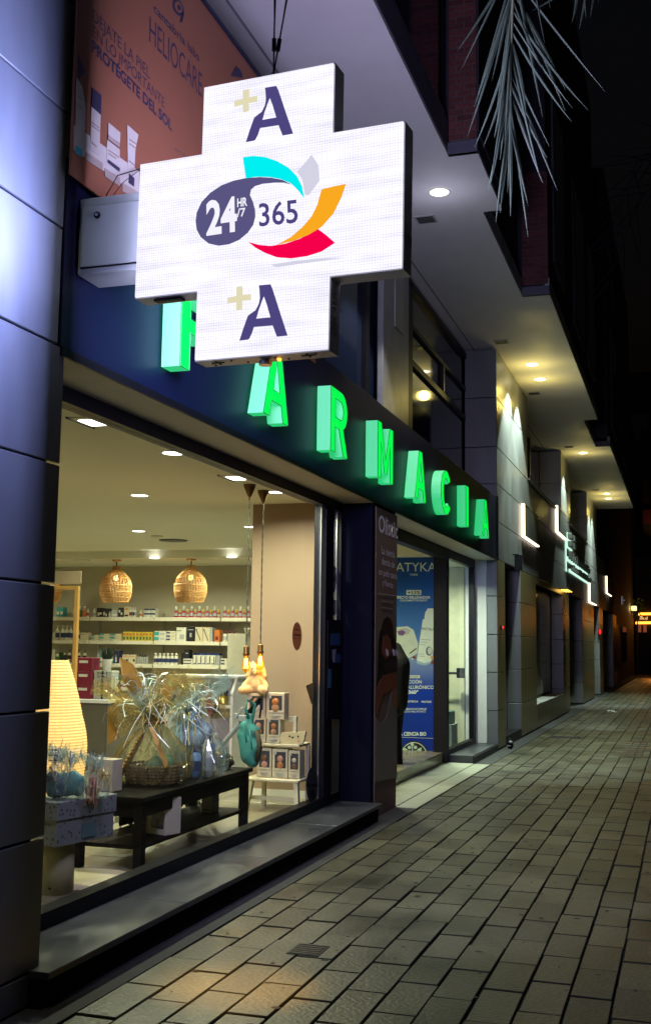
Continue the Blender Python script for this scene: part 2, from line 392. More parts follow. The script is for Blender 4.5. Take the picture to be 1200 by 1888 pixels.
# pilaster 1
MB().box(-3.2, -2.87, 16.86, 16.9, .1, 2.874, .003).build('side_sheet', m_white, fb)
side(16.86, -2.87, XF, ZF); front(16.86, 17.59, ZF, m_panelb)
for z0, z1 in zip([3.84]+UP1[2:]+UP2[1:], UP1[2:]+UP2[1:]): panel(fb, -3.2, XF, 16.86, 16.89, z0, z1)
MB().box(-3.1, XF-.03, 16.9, 17.55, 0, 2.87).build('core', m_core, fb)
MB().box(-3.1, XF-.03, 16.9, 20.4, 2.88, 6.17).build('core', m_core, fb)
for y0, y1 in ((16.86, 19.36), (19.36, 20.42)):
    front(y0, y1, UP2)
for y0, y1 in ((16.86, 19.36), (19.36, 21.45), (21.45, 24.9), (24.9, 27.0), (27.0, 30.2), (30.2, 33.6), (33.6, 37.6), (37.6, 41.2)):
    front(y0, y1, UP1)
MB().box(-3.2, XF-.03, 19.5, 46, 2.90, 4.60).build('core', m_core, fb)
MB().box(-3.2, XF+.03, 20.45, 26.3, 4.62, 4.66).build('coping', m_conc, fb)
MB().box(-3.2, XF+.03, 28.5, 33.6, 4.62, 4.66).build('coping', m_conc, fb)
# recess with step, window bay
MB().box(-3.0, -2.95, 17.59, 19.36, .15, 2.874).build('recess_wall', m_panel, fb)
MB().box(-2.95, -2.70, 17.6, 19.35, -.02, .15, .004).build('step', m_black, fb)
side(19.36, -2.95, XF, ZF); front(19.36, 21.45, ZF, m_panelb)
MB().box(-3.1, XF-.03, 19.4, 21.4, 0, 2.87).build('core', m_core, fb)
front(21.45, 24.0, [.02, .45], m_panelb); front(24.0, 26.4, [.02, .45], m_panelb)
MB().box(-3.1, XF+.02, 21.45, 26.4, .452, .48, .003).build('sill', m_conc, fb)
front(21.45, 26.4, [2.75, 2.874], m_panelb)
w1 = MB().box(-3.02, -2.98, 21.5, 26.4, .48, 2.75).build('window_frame', m_black, fb)
MB().box(-2.978, -2.975, 22.3, 26.1, .55, 2.70).build('frosted_pane', mat('frosted_pane', (.50, .45, .38), .4, var=.06, scale=2), w1)
MB().box(-2.972, -2.97, 22.3, 26.1, .55, 2.70).build('pane', m_glass, w1)
for k in range(4):
    MB().box(-2.968, -2.962, 23.0, 23.9, .75+.5*k, .765+.5*k).build('shelf_line', m_black, w1)
for k in range(5):
    MB().box(-2.968, -2.963, 24.4, 25.1+random.uniform(-.3, .3), .8+.4*k, .84+.4*k).build('printed_mark', mat('grey_print', (.30, .27, .24), .6), w1)
side(26.4, -2.98, XF, ZF); front(26.4, 27.8, ZF, m_panelb)
MB().box(-3.05, XF-.03, 26.43, 27.77, 0, 2.87).build('core', m_core, fb)
MB().box(-3.2, -3.15, 27.8, 31.5, .02, 2.874).build('recess_wall', m_dark, fb)
side(31.5, -3.1, XF, ZF); front(31.5, 35.6, ZF, m_panelb)
MB().box(-3.1, XF-.03, 31.53, 35.5, 0, 2.87).build('core', m_core, fb)
side(37.9, -3.1, XF, ZF); front(37.9, 39.6, ZF, m_panelb)
MB().box(-3.1, XF-.03, 37.93, 39.5, 0, 2.87).build('core', m_core, fb)
side(45.2, -3.1, XF, ZF); front(45.2, 47.6, ZF)
# upper pilasters 2, 3 and the dark loggias between
for y0, y1 in ((26.3, 28.5), (33.6, 37.5)):
    side(y0, -3.2, XF, UP2); front(y0, y1, UP2); MB().box(-3.15, XF-.03, y0+.03, y1-.02, 4.66, 6.17).build('core', m_core, fb)
for y0, y1 in ((20.42, 26.3), (28.5, 33.6)):
    MB().box(-3.22, -3.20, y0, y1, 4.66, 6.15).build('window_glazing', m_wglass, fb)
    for k in range(3): MB().box(-3.2, -3.16, y0+.1+k*1.9, y0+.18+k*1.9, 4.66, 6.15).build('window_frame', m_black, fb)

# ------------------------------------------------------------------ building overhead
ap = thing('apartment_block', 'brick apartment block overhanging the pavement with stepped white soffit', 'building', (0, 0, 0))
so = MB()
for x1, y0, y1 in ((-2.04, -2, 9.93), (-1.757, 9.93, 11.47), (-1.96, 11.47, 14.43), (-1.60, 14.43, 23.0), (-1.88, 23.0, 26.1), (-1.55, 26.1, 38.2)):
    so.box(-3.05, x1, y0, y1, 6.2, 6.24)
so.build('soffit', m_soff, ap)
MB().box(-3.075, -3.05, -2, 38.2, 6.205, 6.24).build('soffit_groove', mat('soffit_groove', (.30, .26, .30), .8), ap)
MB().box(-3.30, -3.075, -2, 38.2, 6.2, 6.24).build('soffit_border', m_soff, ap)
MB().box(-3.3, -3.15, 17.2, 17.25, 6.0, 6.2).build('soffit_beam', m_soff, ap)
# slab edges
m_edge = mat('slab_edge_blue', (.10, .10, .14), .6, var=.15)
def edge(x, y0, y1, m, h=.30): MB().box(x-.06, x, y0, y1, 6.243, 6.2+h, .004).build('slab_edge', m, ap)
edge(-2.04, -2, 9.93, m_edge, .36); edge(-1.757, 9.93, 11.47, m_edge, .2); edge(-1.96, 11.47, 14.43, m_conc, .24)
edge(-1.60, 14.43, 23.0, m_conc, .22); edge(-1.88, 23.0, 26.1, m_conc, .22); edge(-1.55, 26.1, 38.2, m_conc, .22)
for y, x0, x1 in ((9.93, -2.04, -1.757), (14.43, -1.96, -1.60), (26.1, -1.88, -1.55)):
    MB().box(x0, x1, y-.004, y+.05, 6.2, 6.32).build('slab_edge', m_edge, ap)
for y, x0, x1 in ((11.47, -1.96, -1.757), (23.0, -1.88, -1.60)):
    MB().box(x0, x1, y-.05, y-.002, 6.2, 6.30).build('slab_edge', m_black, ap)
# bays: walls set back or forward, brick cheeks facing the street's near end
for x, y0, y1 in ((-2.10, -2, 9.98), (-1.80, 9.98, 11.4), (-2.02, 11.4, 14.48), (-1.64, 14.48, 23.0), (-1.93, 23.0, 26.15), (-1.6, 26.15, 38.2)):
    MB().box(-6, x, y0, y1, 6.5 if y0 < 0 else 6.4, 13).build('bay_wall', m_dark, ap)
MB().box(-2.095, -2.08, 4.5, 9.80, 6.58, 9.2).build('window_glazing', m_wglass, ap)
MB().box(-2.09, -2.055, -2, 9.86, 6.56, 6.60).build('rail', m_alu, ap)
MB().box(-2.09, -2.06, 9.80, 9.86, 6.6, 9.2).build('window_frame', m_black, ap)
bi = 0
def brick_cheek(y, x0, x1, z0, z1):
    w = MB().box(x0, x1-.004, y, y+.06, z0, z1).build('brick_wall', m_mortar, ap)
    h, z, row = .062, z0+.006, 0
    L = .155
    while z+h < z1:
        x = x0+.002-(L/2 if row % 2 else 0)
        while x < x1:
            a, b = max(x, x0), min(x+L-.011, x1)
            if b-a > .02:
                MB().box(a, b, y-.012+random.uniform(-.003, .003), y-.001, z, z+h-.010, .003).build('brick', m_brick, w)
            x += L
        z += h; row += 1
brick_cheek(9.93, -2.03, -1.76, 6.33, 8.35)
brick_cheek(14.42, -1.95, -1.61, 6.34, 7.9)
MB().box(-1.76, -1.74, 9.93, 11.4, 6.4, 9).build('bay_face', m_dark, ap)
for y0, y1 in ((15.2, 16.6), (18.2, 20.2), (21.0, 22.6), (27.5, 29.5), (32, 34.5)):
    x = -1.64 if y0 < 23 else -1.6
    f = MB().box(x, x+.035, y0, y1, 6.9, 9.4, .006).build('window', mat('window_trim', (.09, .095, .12), .5), ap)
    MB().box(x+.03, x+.042, y0+.12, y1-.12, 7.02, 9.28).build('pane', m_wglass, f)

# ------------------------------------------------------------------ shop interior (room)
FZ = .14
rm = MB().box(-10.6, -3.10, 3.9, 16.2, -.04, FZ)
fl = rm.build('shop_floor', m_floor); tag(fl, kind='structure')
for k in range(6):
    for j in range(9):
        MB().box(-3.13-.9*(k+1)+.004, -3.13-.9*k-.004, 4.0+.9*j, 4.0+.9*(j+1)-.008, FZ, FZ+.006, .002).build('tile', m_floor, fl)
ce = MB().box(-10.6, -3.10, 3.9, 14.45, 2.868, 2.90).box(-10.6, -3.13, 14.45, 17.0, 2.755, 2.90).build('shop_ceiling', m_ceil); tag(ce, kind='structure')
bw = MB().box(-10.6, -3.95, 16.05, 16.2, 0, 2.9).build('back_wall', m_wall); tag(bw, kind='structure')
lw = MB().box(-10.7, -10.6, 3.9, 16.2, 0, 2.9).build('side_wall', m_wall); tag(lw, kind='structure')
nw = MB().box(-10.6, -3.10, 3.8, 3.9, 0, 2.9).build('near_wall', m_wall); tag(nw, kind='structure')
col = thing('plastered_column', 'salmon plastered column standing inside the right end of the display window', 'column', (-3.5, 9.95, FZ))
col.location = (0, 0, 0)
MB().box(-3.90, -3.115, 9.785, 10.6, FZ, 2.868).build('shaft', m_pink, col)
MB().box(-3.905, -3.11, 9.775, 9.784, FZ, .215).build('skirting', m_white, col)
# light partition seen through the side light of the entrance
pt = MB().box(-4.6, -3.95, 15.6, 15.66, 0, 2.8).box(-3.94, -3.90, 15.6, 19, 0, 2.8).build('entrance_partition', mat('partition_cream', (.66, .64, .45), .6)); tag(pt, 'cream partition behind the glass side light of the entrance', 'partition')
MB().box(-4.0, -3.21, 16.84, 16.89, 0, 2.75).build('end_wall', mat('partition_cream'), pt)

WARM = (1.0, .86, .62); COOL = (.98, 1.0, .70)
m_lamp = emit('lamp_disc', (1, .98, .88), 6.0)
m_lampo = emit('lamp_disc_outdoor', (1.0, .95, .72), 6.0)
# ------------------------------------------------------------------ downlights in the shop
def downlight(name, x, y, z, r, label, group, power, col, m=m_lamp, spot=None):
    t = thing(name, label, 'downlight', (x, y, z), 0, group)
    MB().lathe([(r*.92, -.003), (r*1.12, -.007), (r*1.15, -.002), (r*1.15, 0.0)], 24, cap=False).build('trim_ring', m_white, t, True)
    MB().lathe([(r*.95, -.001), (r*.9, -.004), (.0001, -.004)], 24, cap=False).build('lens', m, t)
    if spot:
        l = lamp_spot((x, y, z-.02), power, spot[0], spot[1], col, r*.6)
    else:
        l = lamp_disk((x, y, z-.012), power, r*1.7, col)
    l.parent = t; l.location = (0, 0, -.02)
    return t
IN = [(320, 835, 2.868, 'round downlight over the table end near the window head'), (258, 913, 2.868, 'round downlight in the second row of the shop ceiling'), (256, 979, 2.868, 'round downlight beside the oval ceiling grille'),
      (285, 1029, 2.755, 'round downlight in the lowered soffit between the two wicker shades'), (427, 1027, 2.755, 'round downlight in the lowered soffit near the column'), (463, 971, 2.868, 'round downlight behind the twisted bulb cord'), (510, 907, 2.868, 'round downlight beside the right-hand cord rose over the column')]
for px, py, z, lb in IN:
    p = onz(px, py, z)
    downlight('downlight', p.x, p.y, z, .083, lb, 'round ceiling lights in the shop', 36, COOL)
for x, y, w_ in ((-6.3, 6.4, 'behind the near pier'), (-7.7, 10.8, 'in the middle of the shop, left of the view'), (-9.2, 14.0, 'in the far left corner of the shop'), (-4.4, 13.0, 'behind the salmon column'), (-3.6, 12.3, 'inside the entrance beside the banner pillar')):
    downlight('downlight', x, y, 2.868, .083, 'round ceiling downlight '+w_, 'ceiling lights deep in the shop', 30, COOL)
for (px, py), lb in zip(((172, 777), (435, 880)), ('square tilted ceiling spotlight near the pier', 'square tilted ceiling spotlight beside the cord roses')):
    p = onz(px, py, 2.868)
    t = thing('square_spotlight', lb, 'spotlight', p, 0, 'square ceiling spotlights')
    mb = MB(); mb.box(-.085, .085, -.14, .14, -.006, 0)
    mb.build('trim_plate', m_ceil, t)
    MB().box(-.088, -.083, -.17, .17, -.012, -.001).box(.083, .088, -.17, .17, -.012, -.001).build('shadow_line', m_black, t)
    MB().box(-.055, .055, -.085, .085, -.012, -.0065, .003).build('lens', m_lamp, t)
    l = lamp_disk((0, 0, -.03), 12, .12, COOL); l.parent = t
p = onz(320, 996, 2.868)
t = thing('ceiling_grille', 'dark oval air grille in the shop ceiling', 'grille', p)
MB().lathe([(.17, -.012), (.19, -.004), (.19, 0)], 24).build('ring', m_black, t)
for k in range(5): MB().lathe([(.03+.03*k, -.016), (.038+.03*k, -.016)], 20, cap=False).build('louvre', m_steel, t)
p = onz(290, 988, 2.868)
t = thing('smoke_detector', 'small flat white disc on the shop ceiling beside the grille', 'detector', p)
MB().lathe([(.075, 0), (.075, -.012), (.06, -.02), (.0001, -.02)], 20).build('case', m_ceil, t, True); MB().lathe([(.02, -.02), (.02, -.028), (.0001, -.028)], 10).build('sensor', m_white, t)
p = onz(152, 1033, 2.755)
t = thing('round_vent', 'flat round vent cap in the lowered shop soffit', 'vent', p)
MB().lathe([(.12, 0), (.11, -.012), (.05, -.016), (.0001, -.016)], 20).build('cap', m_ceil, t, True); MB().lathe([(.125, 0), (.125, -.004)], 20, cap=False).build('rim', m_steel, t)

# ------------------------------------------------------------------ downlights outdoors under the soffit
OUT = [(-2.30, 10.764, 'downlight in the soffit just right of the cross sign'), (-2.306, 18.10, 'nearer one of the first pair of soffit downlights over the grey panels'), (-2.302, 19.16, 'farther one of the first pair of soffit downlights over the grey panels'),
       (-2.231, 26.90, 'single soffit downlight between the two pairs'), (-2.156, 34.32, 'nearer one of the last pair of soffit downlights'), (-2.181, 35.47, 'farther one of the last pair of soffit downlights'),
       (-2.30, 2.2, 'soffit downlight of the pair above the camera'), (-2.30, 3.2, 'soffit downlight of the pair above the near pier')]
for i, (x, y, lb) in enumerate(OUT):
    pw = [330, 1150, 1150, 1150, 1150, 1150, 85, 85][i]
    t = downlight('soffit_downlight', x, y, 6.198, .105, lb, 'downlights under the soffit', pw, (.80, 1.0, .82) if 0 < i < 6 else (1, .97, .95) if i == 0 else (1, .90, .58), m_lampo, (84 if i < 6 else 62, .22 if i < 6 else .6))
    if i in (1, 2, 3, 4, 5, 0):    # the glow the open lamp throws on the soffit around it
        q = lamp_point((0, 0, -.42), 10.0 if i else 4.0, (1.0, .80, .20) if i else (.8, .8, 1), .08); q.parent = t
for px, py, lb in ((785, 404, 'dark slot vent in the soffit below the first downlight'), (924, 630, 'dark slot vent in the soffit before the first pair of downlights'), (984, 725, 'faint slot vent in the soffit behind the first pair of downlights'), (1048, 824, 'slot vent in the soffit by the second wall-top'), (1097, 903, 'slot vent in the soffit by the third wall-top')):
    p = onz(px, py, 6.2); t = thing('soffit_vent', lb, 'vent', p, 0, 'slot vents in the soffit')
    MB().box(-.11, .11, -.11, .11, -.008, 0, .002).build('frame', m_conc, t)
    for k in range(4): MB().box(-.09, .09, -.085+.045*k, -.055+.045*k, -.011, -.0085).build('slat', m_black, t)

# ------------------------------------------------------------------ LED cross sign
S = 4.2/4.6
CC = Vector((-1.813*S, 4.2, 1.55+(3.534-1.55)*S)); HA, HW, HV, TH = .341*S, .683*S, .678*S, .125
yw, ptc, rl = -.07816, .0034, .0107
MC = (Matrix.Rotation(yw, 3, 'Z') @ Matrix.Rotation(ptc, 3, 'X') @ Matrix.Rotation(rl, 3, 'Y'))
cx = thing('cross_sign', 'big white glowing LED pharmacy cross hanging over the pavement', 'cross sign'); cx.matrix_world = Matrix.Translation(CC) @ MC.to_4x4()
MCI = MC.transposed()
def cl(px, py):       # pixel -> point on the sign's face, in its own metres
    d = ray(px, py); n = MC @ Vector((0, 1, 0)); t = (CC-EYE).dot(n)/d.dot(n); q = MCI @ (EYE+d*t-CC); return (q.x, q.z)
def cross_loop(a, h, v): return [(-a, v), (a, v), (a, a), (h, a), (h, -a), (a, -a), (a, -v), (-a, -v), (-a, -a), (-h, -a), (-h, a), (-a, a)]
CR = cross_loop(HA, HW, HV)
m_case = mat('sign_case', (.66, .66, .74), .4, .1, var=.06)
MB().poly([Vector((x, .012, z)) for x, z in CR], (0, TH-.024, 0)).build('case', m_case, cx)
def led_mat():
    m = bpy.data.materials.new('led_face'); m.use_nodes = True; n = m.node_tree.nodes; l = m.node_tree.links; n.remove(n['Principled BSDF'])
    tc = n.new('ShaderNodeTexCoord'); sx = n.new('ShaderNodeSeparateXYZ'); l.new(tc.outputs['Object'], sx.inputs[0])
    def math_(op, a, b=None):
        k = n.new('ShaderNodeMath'); k.operation = op
        for i, v in enumerate((a, b)):
            if v is None: continue
            if isinstance(v, (int, float)): k.inputs[i].default_value = v
            else: l.new(v, k.inputs[i])
        return k.outputs[0]
    P = .0115
    dx = math_('ABSOLUTE', math_('SUBTRACT', math_('FRACT', math_('DIVIDE', sx.outputs[0], P)), .5))
    dz = math_('ABSOLUTE', math_('SUBTRACT', math_('FRACT', math_('DIVIDE', sx.outputs[2], P)), .5))
    dist = math_('MAXIMUM', dx, dz)
    dot = math_('LESS_THAN', dist, .40)
    nz = n.new('ShaderNodeTexNoise'); nz.inputs['Scale'].default_value = 3.0; mp = n.new('ShaderNodeMapping'); mp.inputs['Scale'].default_value = (1.2, 1, 9); mp.inputs['Rotation'].default_value = (0, .05, 0)
    l.new(tc.outputs['Object'], mp.inputs[0]); l.new(mp.outputs[0], nz.inputs[0])
    band = math_('ADD', math_('MULTIPLY', nz.outputs[0], .55), .70)
    st = math_('MULTIPLY', math_('ADD', math_('MULTIPLY', dot, .26), .78), band)
    e = n.new('ShaderNodeEmission'); e.inputs[0].default_value = (.90, .88, 1.0, 1)
    l.new(math_('MULTIPLY', st, 1.17), e.inputs[1]); l.new(e.outputs[0], n['Material Output'].inputs[0]); return m
m_led = led_mat()
fi = cross_loop(HA-.006, HW-.006, HV-.006)
f1 = MB().poly([Vector((x, .0, z)) for x, z in fi], (0, .0118, 0)).build('front_screen', m_led, cx)
MB().poly([Vector((x, TH-.0118, z)) for x, z in fi], (0, .0118, 0)).build('rear_screen', m_led, cx)
def face_lamp(w, h, z, y, ang, power):
    d = bpy.data.lights.new('led_light', 'AREA'); d.shape = 'RECTANGLE'; d.size = w; d.size_y = h; d.energy = power; d.color = (.35, .41, 1.0) if ang < 0 else (.66, .61, 1.0)
    o = bpy.data.objects.new('led_light', d); COL.objects.link(o); o.parent = cx; o.location = (0, y, z); o.rotation_euler = (math.radians(ang), 0, 0)
for y_, a_, k_ in ((-.012, -90, 1.0), (TH+.012, 90, .75)):       # the light the two screens give off
    face_lamp(2*HW, 2*HA, 0, y_, a_, 150*k_)
    for z_ in (-1, 1): face_lamp(2*HA, HV-HA, z_*(HV+HA)/2, y_, a_, 37*k_)
def led_shape(name, loops, col, s, lift, par=None):
    me = curve_mesh(name, loops, emit('led_'+name, col, s), .0004)
    mx = Matrix(((1, 0, 0, 0), (0, 0, 1, -lift), (0, 1, 0, 0), (0, 0, 0, 1)))
    return link(name, me, par or f1, mx)
def zc(L, x0, y0, s): return [cl(x0+a/s, y0+b/s) for a, b in L]
NAVY = (.075, .06, .21)
la = [(592, 190), (770, 160), (800, 225), (860, 400), (930, 610), (1035, 915), (870, 945), (805, 780), (515, 825), (480, 930), (440, 1010), (420, 1025), (290, 1050), (350, 860), (420, 665), (480, 615), (540, 570), (590, 470), (606, 380), (600, 260)]
lh = [(668, 350), (710, 460), (770, 660), (660, 678), (550, 698), (590, 560), (640, 420)]
A0, A1 = zc(la, 420, 140, 8.571), zc(lh, 420, 140, 8.571)
pl = [(245, 225), (340, 210), (340, 340), (470, 320), (470, 410), (335, 430), (335, 560), (245, 580), (245, 455), (105, 490), (105, 400), (245, 365)]
P0 = zc(pl, 420, 140, 8.571)
d0 = cl(497.5, 210); d1 = cl(486.5, 577); D = (d1[0]-d0[0], d1[1]-d0[1]); sh = lambda L: [(x+D[0], z+D[1]) for x, z in L]
led_shape('letter_mark', [A0, A1], NAVY, 1.0, .002); led_shape('letter_mark', [sh(A0), sh(A1)], NAVY, 1.0, .002)
led_shape('plus_mark', [P0], (.86, .80, .52), .88, .0015)
dq = cl(454, 188); dr = cl(442, 552); led_shape('plus_mark', [[(x+dr[0]-dq[0], z+dr[1]-dq[1]) for x, z in P0]], (.88, .80, .58), .92, .0015)
Z4 = lambda L: zc(L, 340, 280, 3.75)
led_shape('oval_mark', [Z4([(80, 480), (88, 420), (120, 350), (180, 285), (260, 232), (345, 200), (430, 182), (520, 176), (600, 180), (680, 195), (745, 228), (690, 214), (620, 214), (540, 222), (490, 238), (462, 262), (455, 300), (475, 345), (490, 400), (492, 450), (478, 505), (440, 560), (380, 610), (310, 640), (240, 650), (170, 635), (115, 590), (88, 540)])], (.10, .09, .22), 1.0, .002)
led_shape('cyan_sweep', [Z4([(407, 40), (480, 30), (560, 38), (640, 65), (720, 110), (780, 170), (815, 240), (830, 325), (790, 270), (740, 220), (670, 190), (590, 176), (500, 174), (428, 184)])], (.0, .86, .88), 1.0, .003)
led_shape('orange_sweep', [Z4([(950, 262), (1035, 240), (1118, 224), (1085, 320), (1030, 430), (950, 520), (860, 575), (760, 615), (640, 645), (740, 590), (820, 520), (880, 450), (920, 370)])], (.95, .40, .015), 1.0, .003)
led_shape('red_sweep', [Z4([(443, 624), (520, 645), (600, 652), (700, 636), (800, 602), (925, 535), (985, 580), (1042, 630), (950, 690), (850, 722), (740, 738), (640, 730), (560, 700), (495, 665)])], (.92, .0, .07), 1.0, .0025)
led_shape('shade_mark', [Z4([(600, 782), (760, 755), (960, 738), (1100, 732), (960, 752), (800, 775), (640, 798)])], (.66, .65, .78), 1.0, .0015)
led_shape('shade_mark', [Z4([(840, 70), (880, 20), (925, 90), (935, 200), (860, 300), (835, 300), (815, 190), (780, 140)])], (.90, .90, .95), 1.0, .0012)
def led_text(body, bl, br, tl, m, bold, lift=.003, shear=0):
    A, B, T = [Vector((q[0], -lift, q[1])) for q in (cl(*bl), cl(*br), cl(*tl))]
    me = text_mesh(body, m, bold); xs = [v.co.x for v in me.vertices]; ux = (B-A)/(max(xs)-min(xs)); uy = (T-A)/CAP; x0 = min(xs)
    for v in me.vertices: v.co = A+ux*(v.co.x-x0)+uy*v.co.y
    return link('lettering', me, f1)
q4 = lambda x, y: (340+x/3.75, 280+y/3.75)
m_lw = emit('led_text_white', (.92, .90, 1), 1.0); m_ln = emit('led_text_navy', NAVY, 1.0)
led_text('24', q4(155, 572), q4(368, 540), q4(152, 352), m_lw, .035)
led_text('HR', q4(368, 382), q4(437, 372), q4(368, 326), m_lw, .03)
led_text('/7', q4(366, 452), q4(425, 444), q4(366, 396), m_lw, .015)
led_text('365', q4(520, 516), q4(788, 488), q4(515, 362), m_ln, .012)
# sign fittings: cable eye, underside sensor, end plates, side vents
MB().lathe([(.028, -.02), (.026, 0), (.012, .004)], 14, (-.0, TH/2, -HV-.006)).build('sensor', m_steel, cx)
for s in (-1, 1):
    for k in range(8):
        z = -HA-.05-.022*k-(.02 if k > 3 else 0); MB().box(s*(HA+.0005)-.002, s*(HA+.0005)+.002, .035, .075, z-.006, z+.003).build('vent_slot', m_alu if s > 0 else m_black, cx)
MB().box(-HW+.08, -HW+.22, .03, .075, -HA-.012, -HA-.001, .004).build('cover_plate', m_black, cx)
MB().box(HW+.0005, HW+.006, .06, .10, -.20, -.15, .002).build('latch', m_steel, cx)
for x in (-.22, .2): MB().box(x-.03, x+.03, .05, .056, -HV-.004, -HV-.0005).box(x-.004, x+.004, .03, .08, -HV-.004, -HV-.0005).build('hinge', m_black, cx)
for x, y in ((-.15, .04), (-.09, .08), (.05, .05), (.1, .08), (.24, .04), (-.25, .09)): MB().lathe([(.005, -HV-.004), (.005, -HV)], 8, (x, y, 0)).build('screw', m_black, cx)
for x in (-.01, .012): MB().tube([(x, TH/2, HV), (x, TH/2-.01, HV+.02), (x, TH/2, HV+.04)], .005, 6).build('eye_bolt', m_steel, cx)
# amber lamp under the sign
ap_ = cx.matrix_world @ Vector((.06, .07, -HV-.03)); al = lamp_spot(ap_, 1000, 19, 1.0, (1.0, .46, .04), .02, (-1.98, 4.86, 0)); al.parent = cx; al.matrix_parent_inverse = cx.matrix_world.inverted()
MB().lathe([(.008, -.008), (.01, 0)], 10, (.06, .07, -HV-.001)).build('amber_lens', emit('amber_lens', (1, .4, .05), 3.0), cx)
top = cx.matrix_world @ Vector((0, TH/2, HV+.03))
sc_ = thing('suspension_cables', 'thin steel cables holding the cross sign from the soffit', 'cable'); 
for dx, dy, ex in ((.0, 0, .012), (.30, .12, .0)):
    e = Vector((top.x+dx, top.y+dy, 6.2)); m1 = top.lerp(e, .11); mid = top.lerp(e, .55)
    MB().tube([top, m1, mid+Vector((ex+.01, 0, 0)), e], .0035, 6).build('cable', m_black, sc_)
    MB().tube([top, m1, top.lerp(e, .3)+Vector((-.01, 0, 0)), mid], .003, 6).build('cable', m_black, sc_)
    MB().tube([top.lerp(e, .05), top.lerp(e, .075)], .010, 8).build('clamp', m_black, sc_)
    MB().lathe([(.03, 6.19), (.03, 6.199)], 12, (e.x, e.y, 0)).build('ceiling_plate', m_steel, sc_)

# ------------------------------------------------------------------ control box beside the cross
cb = thing('control_box', 'pale steel control box with round lock behind the left arm of the cross', 'box', (0, 0, 0))
bm_ = mat('box_enamel', (.40, .46, .45), .4, var=.04)
MB().box(-2.695, -2.10, 4.455, 4.66, 3.27, 3.645, .006).build('body', bm_, cb)
MB().box(-2.675, -2.12, 4.445, 4.4545, 3.295, 3.60, .003).build('shadow_gap', m_black, cb)
dr_ = MB().box(-2.67, -2.125, 4.436, 4.4445, 3.30, 3.595, .003).build('door', bm_, cb)
lk = MB(); lk.lathe([(.016, 0), (.016, .008), (.012, .010)], 16); lk.build('lock', m_black, dr_, mx=Matrix.Translation((-2.585, 4.436, 3.545)) @ Matrix.Rotation(math.pi/2, 4, 'X'))
MB().lathe([(.008, .0), (.007, .013), (.0001, .013)], 12).build('lock_barrel', m_alu, dr_, mx=Matrix.Translation((-2.585, 4.436, 3.545)) @ Matrix.Rotation(math.pi/2, 4, 'X'))
wr = MB()
wr.tube([(-2.60, 4.56, 3.645), (-2.62, 4.57, 3.70), (-2.59, 4.62, 3.82), (-2.60, 4.9, 3.98)], .003, 5); wr.tube([(-2.58, 4.58, 3.645), (-2.60, 4.6, 3.71), (-2.58, 4.66, 3.8), (-2.6, 4.92, 4.0)], .002, 5)
tag(wr.build('thin_wires', m_black), 'two thin wires rising from the control box across the orange banner', 'wire')

# ------------------------------------------------------------------ green channel letters
sg = thing('letter_sign', 'row of green lit channel letters reading FARMACIA on the navy fascia', 'letter sign')
m_lface = mat('letter_face', (.0, .20, .04), .4, em=(.0, 1.0, .075), es=1.0, var=.0)
m_lside = mat('letter_side', (.22, .48, .36), .45, em=(.03, .88, .26), es=.62, var=.0)
m_ledge = mat('letter_edge', (.02, .25, .08), .5)
def channel_letter(ch, loops, y0, y1, z0=3.045, z1=3.555):
    """loops in a unit box -> face at X=-2.58, returns back to the fascia"""
    W_, H_ = y1-y0, z1-z0
    L = [[(y0+a*W_, z0+b*H_) for a, b in lp] for lp in loops]
    xb, xf = -2.688, -2.578
    # face, slightly inset: the same outline, drawn as a thin plate
    me = curve_mesh('letter', L, m_lface, .002)
    mx = Matrix(((0, 0, 1, xf), (1, 0, 0, 0), (0, 1, 0, 0), (0, 0, 0, 1)))
    o = link('letter', me, sg, mx)
    o['label'] = 'green lit letter '+ch
    mb = MB()
    for lp in L:
        v0 = [mb.b.verts.new((xb, y, z)) for y, z in lp]; v1 = [mb.b.verts.new((xf-.0025, y, z)) for y, z in lp]
        for i in range(len(lp)): mb.b.faces.new((v0[i], v0[(i+1) % len(lp)], v1[(i+1) % len(lp)], v1[i]))
    r = mb.build('letter_return', m_lside, o); r.matrix_parent_inverse = mx.inverted()
    mb = MB()
    for lp in L:
        c = [Vector((xf+.003, y, z)) for y, z in lp]; mb.tube(c+[c[0]], .0035, 4, False)
    r = mb.build('edge_trim', m_ledge, o); r.matrix_parent_inverse = mx.inverted()
def arc(cx_, cy_, rx, ry, a0, a1, n=14): return [(cx_+rx*math.cos(math.radians(a0+(a1-a0)*i/n)), cy_+ry*math.sin(math.radians(a0+(a1-a0)*i/n))) for i in range(n+1)]
G = {}
G['F'] = [[(0, 0), (.26, 0), (.26, .42), (.85, .42), (.85, .58), (.26, .58), (.26, .84), (1, .84), (1, 1), (0, 1)]]
G['A'] = [[(0, 0), (.22, 0), (.30, .22), (.70, .22), (.78, 0), (1, 0), (.64, 1), (.36, 1)], [(.355, .37), (.645, .37), (.5, .80)]]
G['R'] = [[(0, 0), (.25, 0), (.25, .40), (.47, .40), (.74, 0), (1, 0), (.72, .43)]+arc(.60, .705, .37, .295, -70, 90)+[(0, 1)], [(.25, .55)]+arc(.57, .70, .17, .15, -90, 90)+[(.25, .85)]]
G['M'] = [[(0, 0), (.20, 0), (.20, .66), (.42, .12), (.58, .12), (.80, .66), (.80, 0), (1, 0), (1, 1), (.78, 1), (.5, .36), (.22, 1), (0, 1)]]
G['C'] = [arc(.5, .5, .5, .5, 38, 322, 26)+arc(.5, .5, .25, .33, 318, 42, 22)]
G['I'] = [[(0, 0), (1, 0), (1, 1), (0, 1)]]
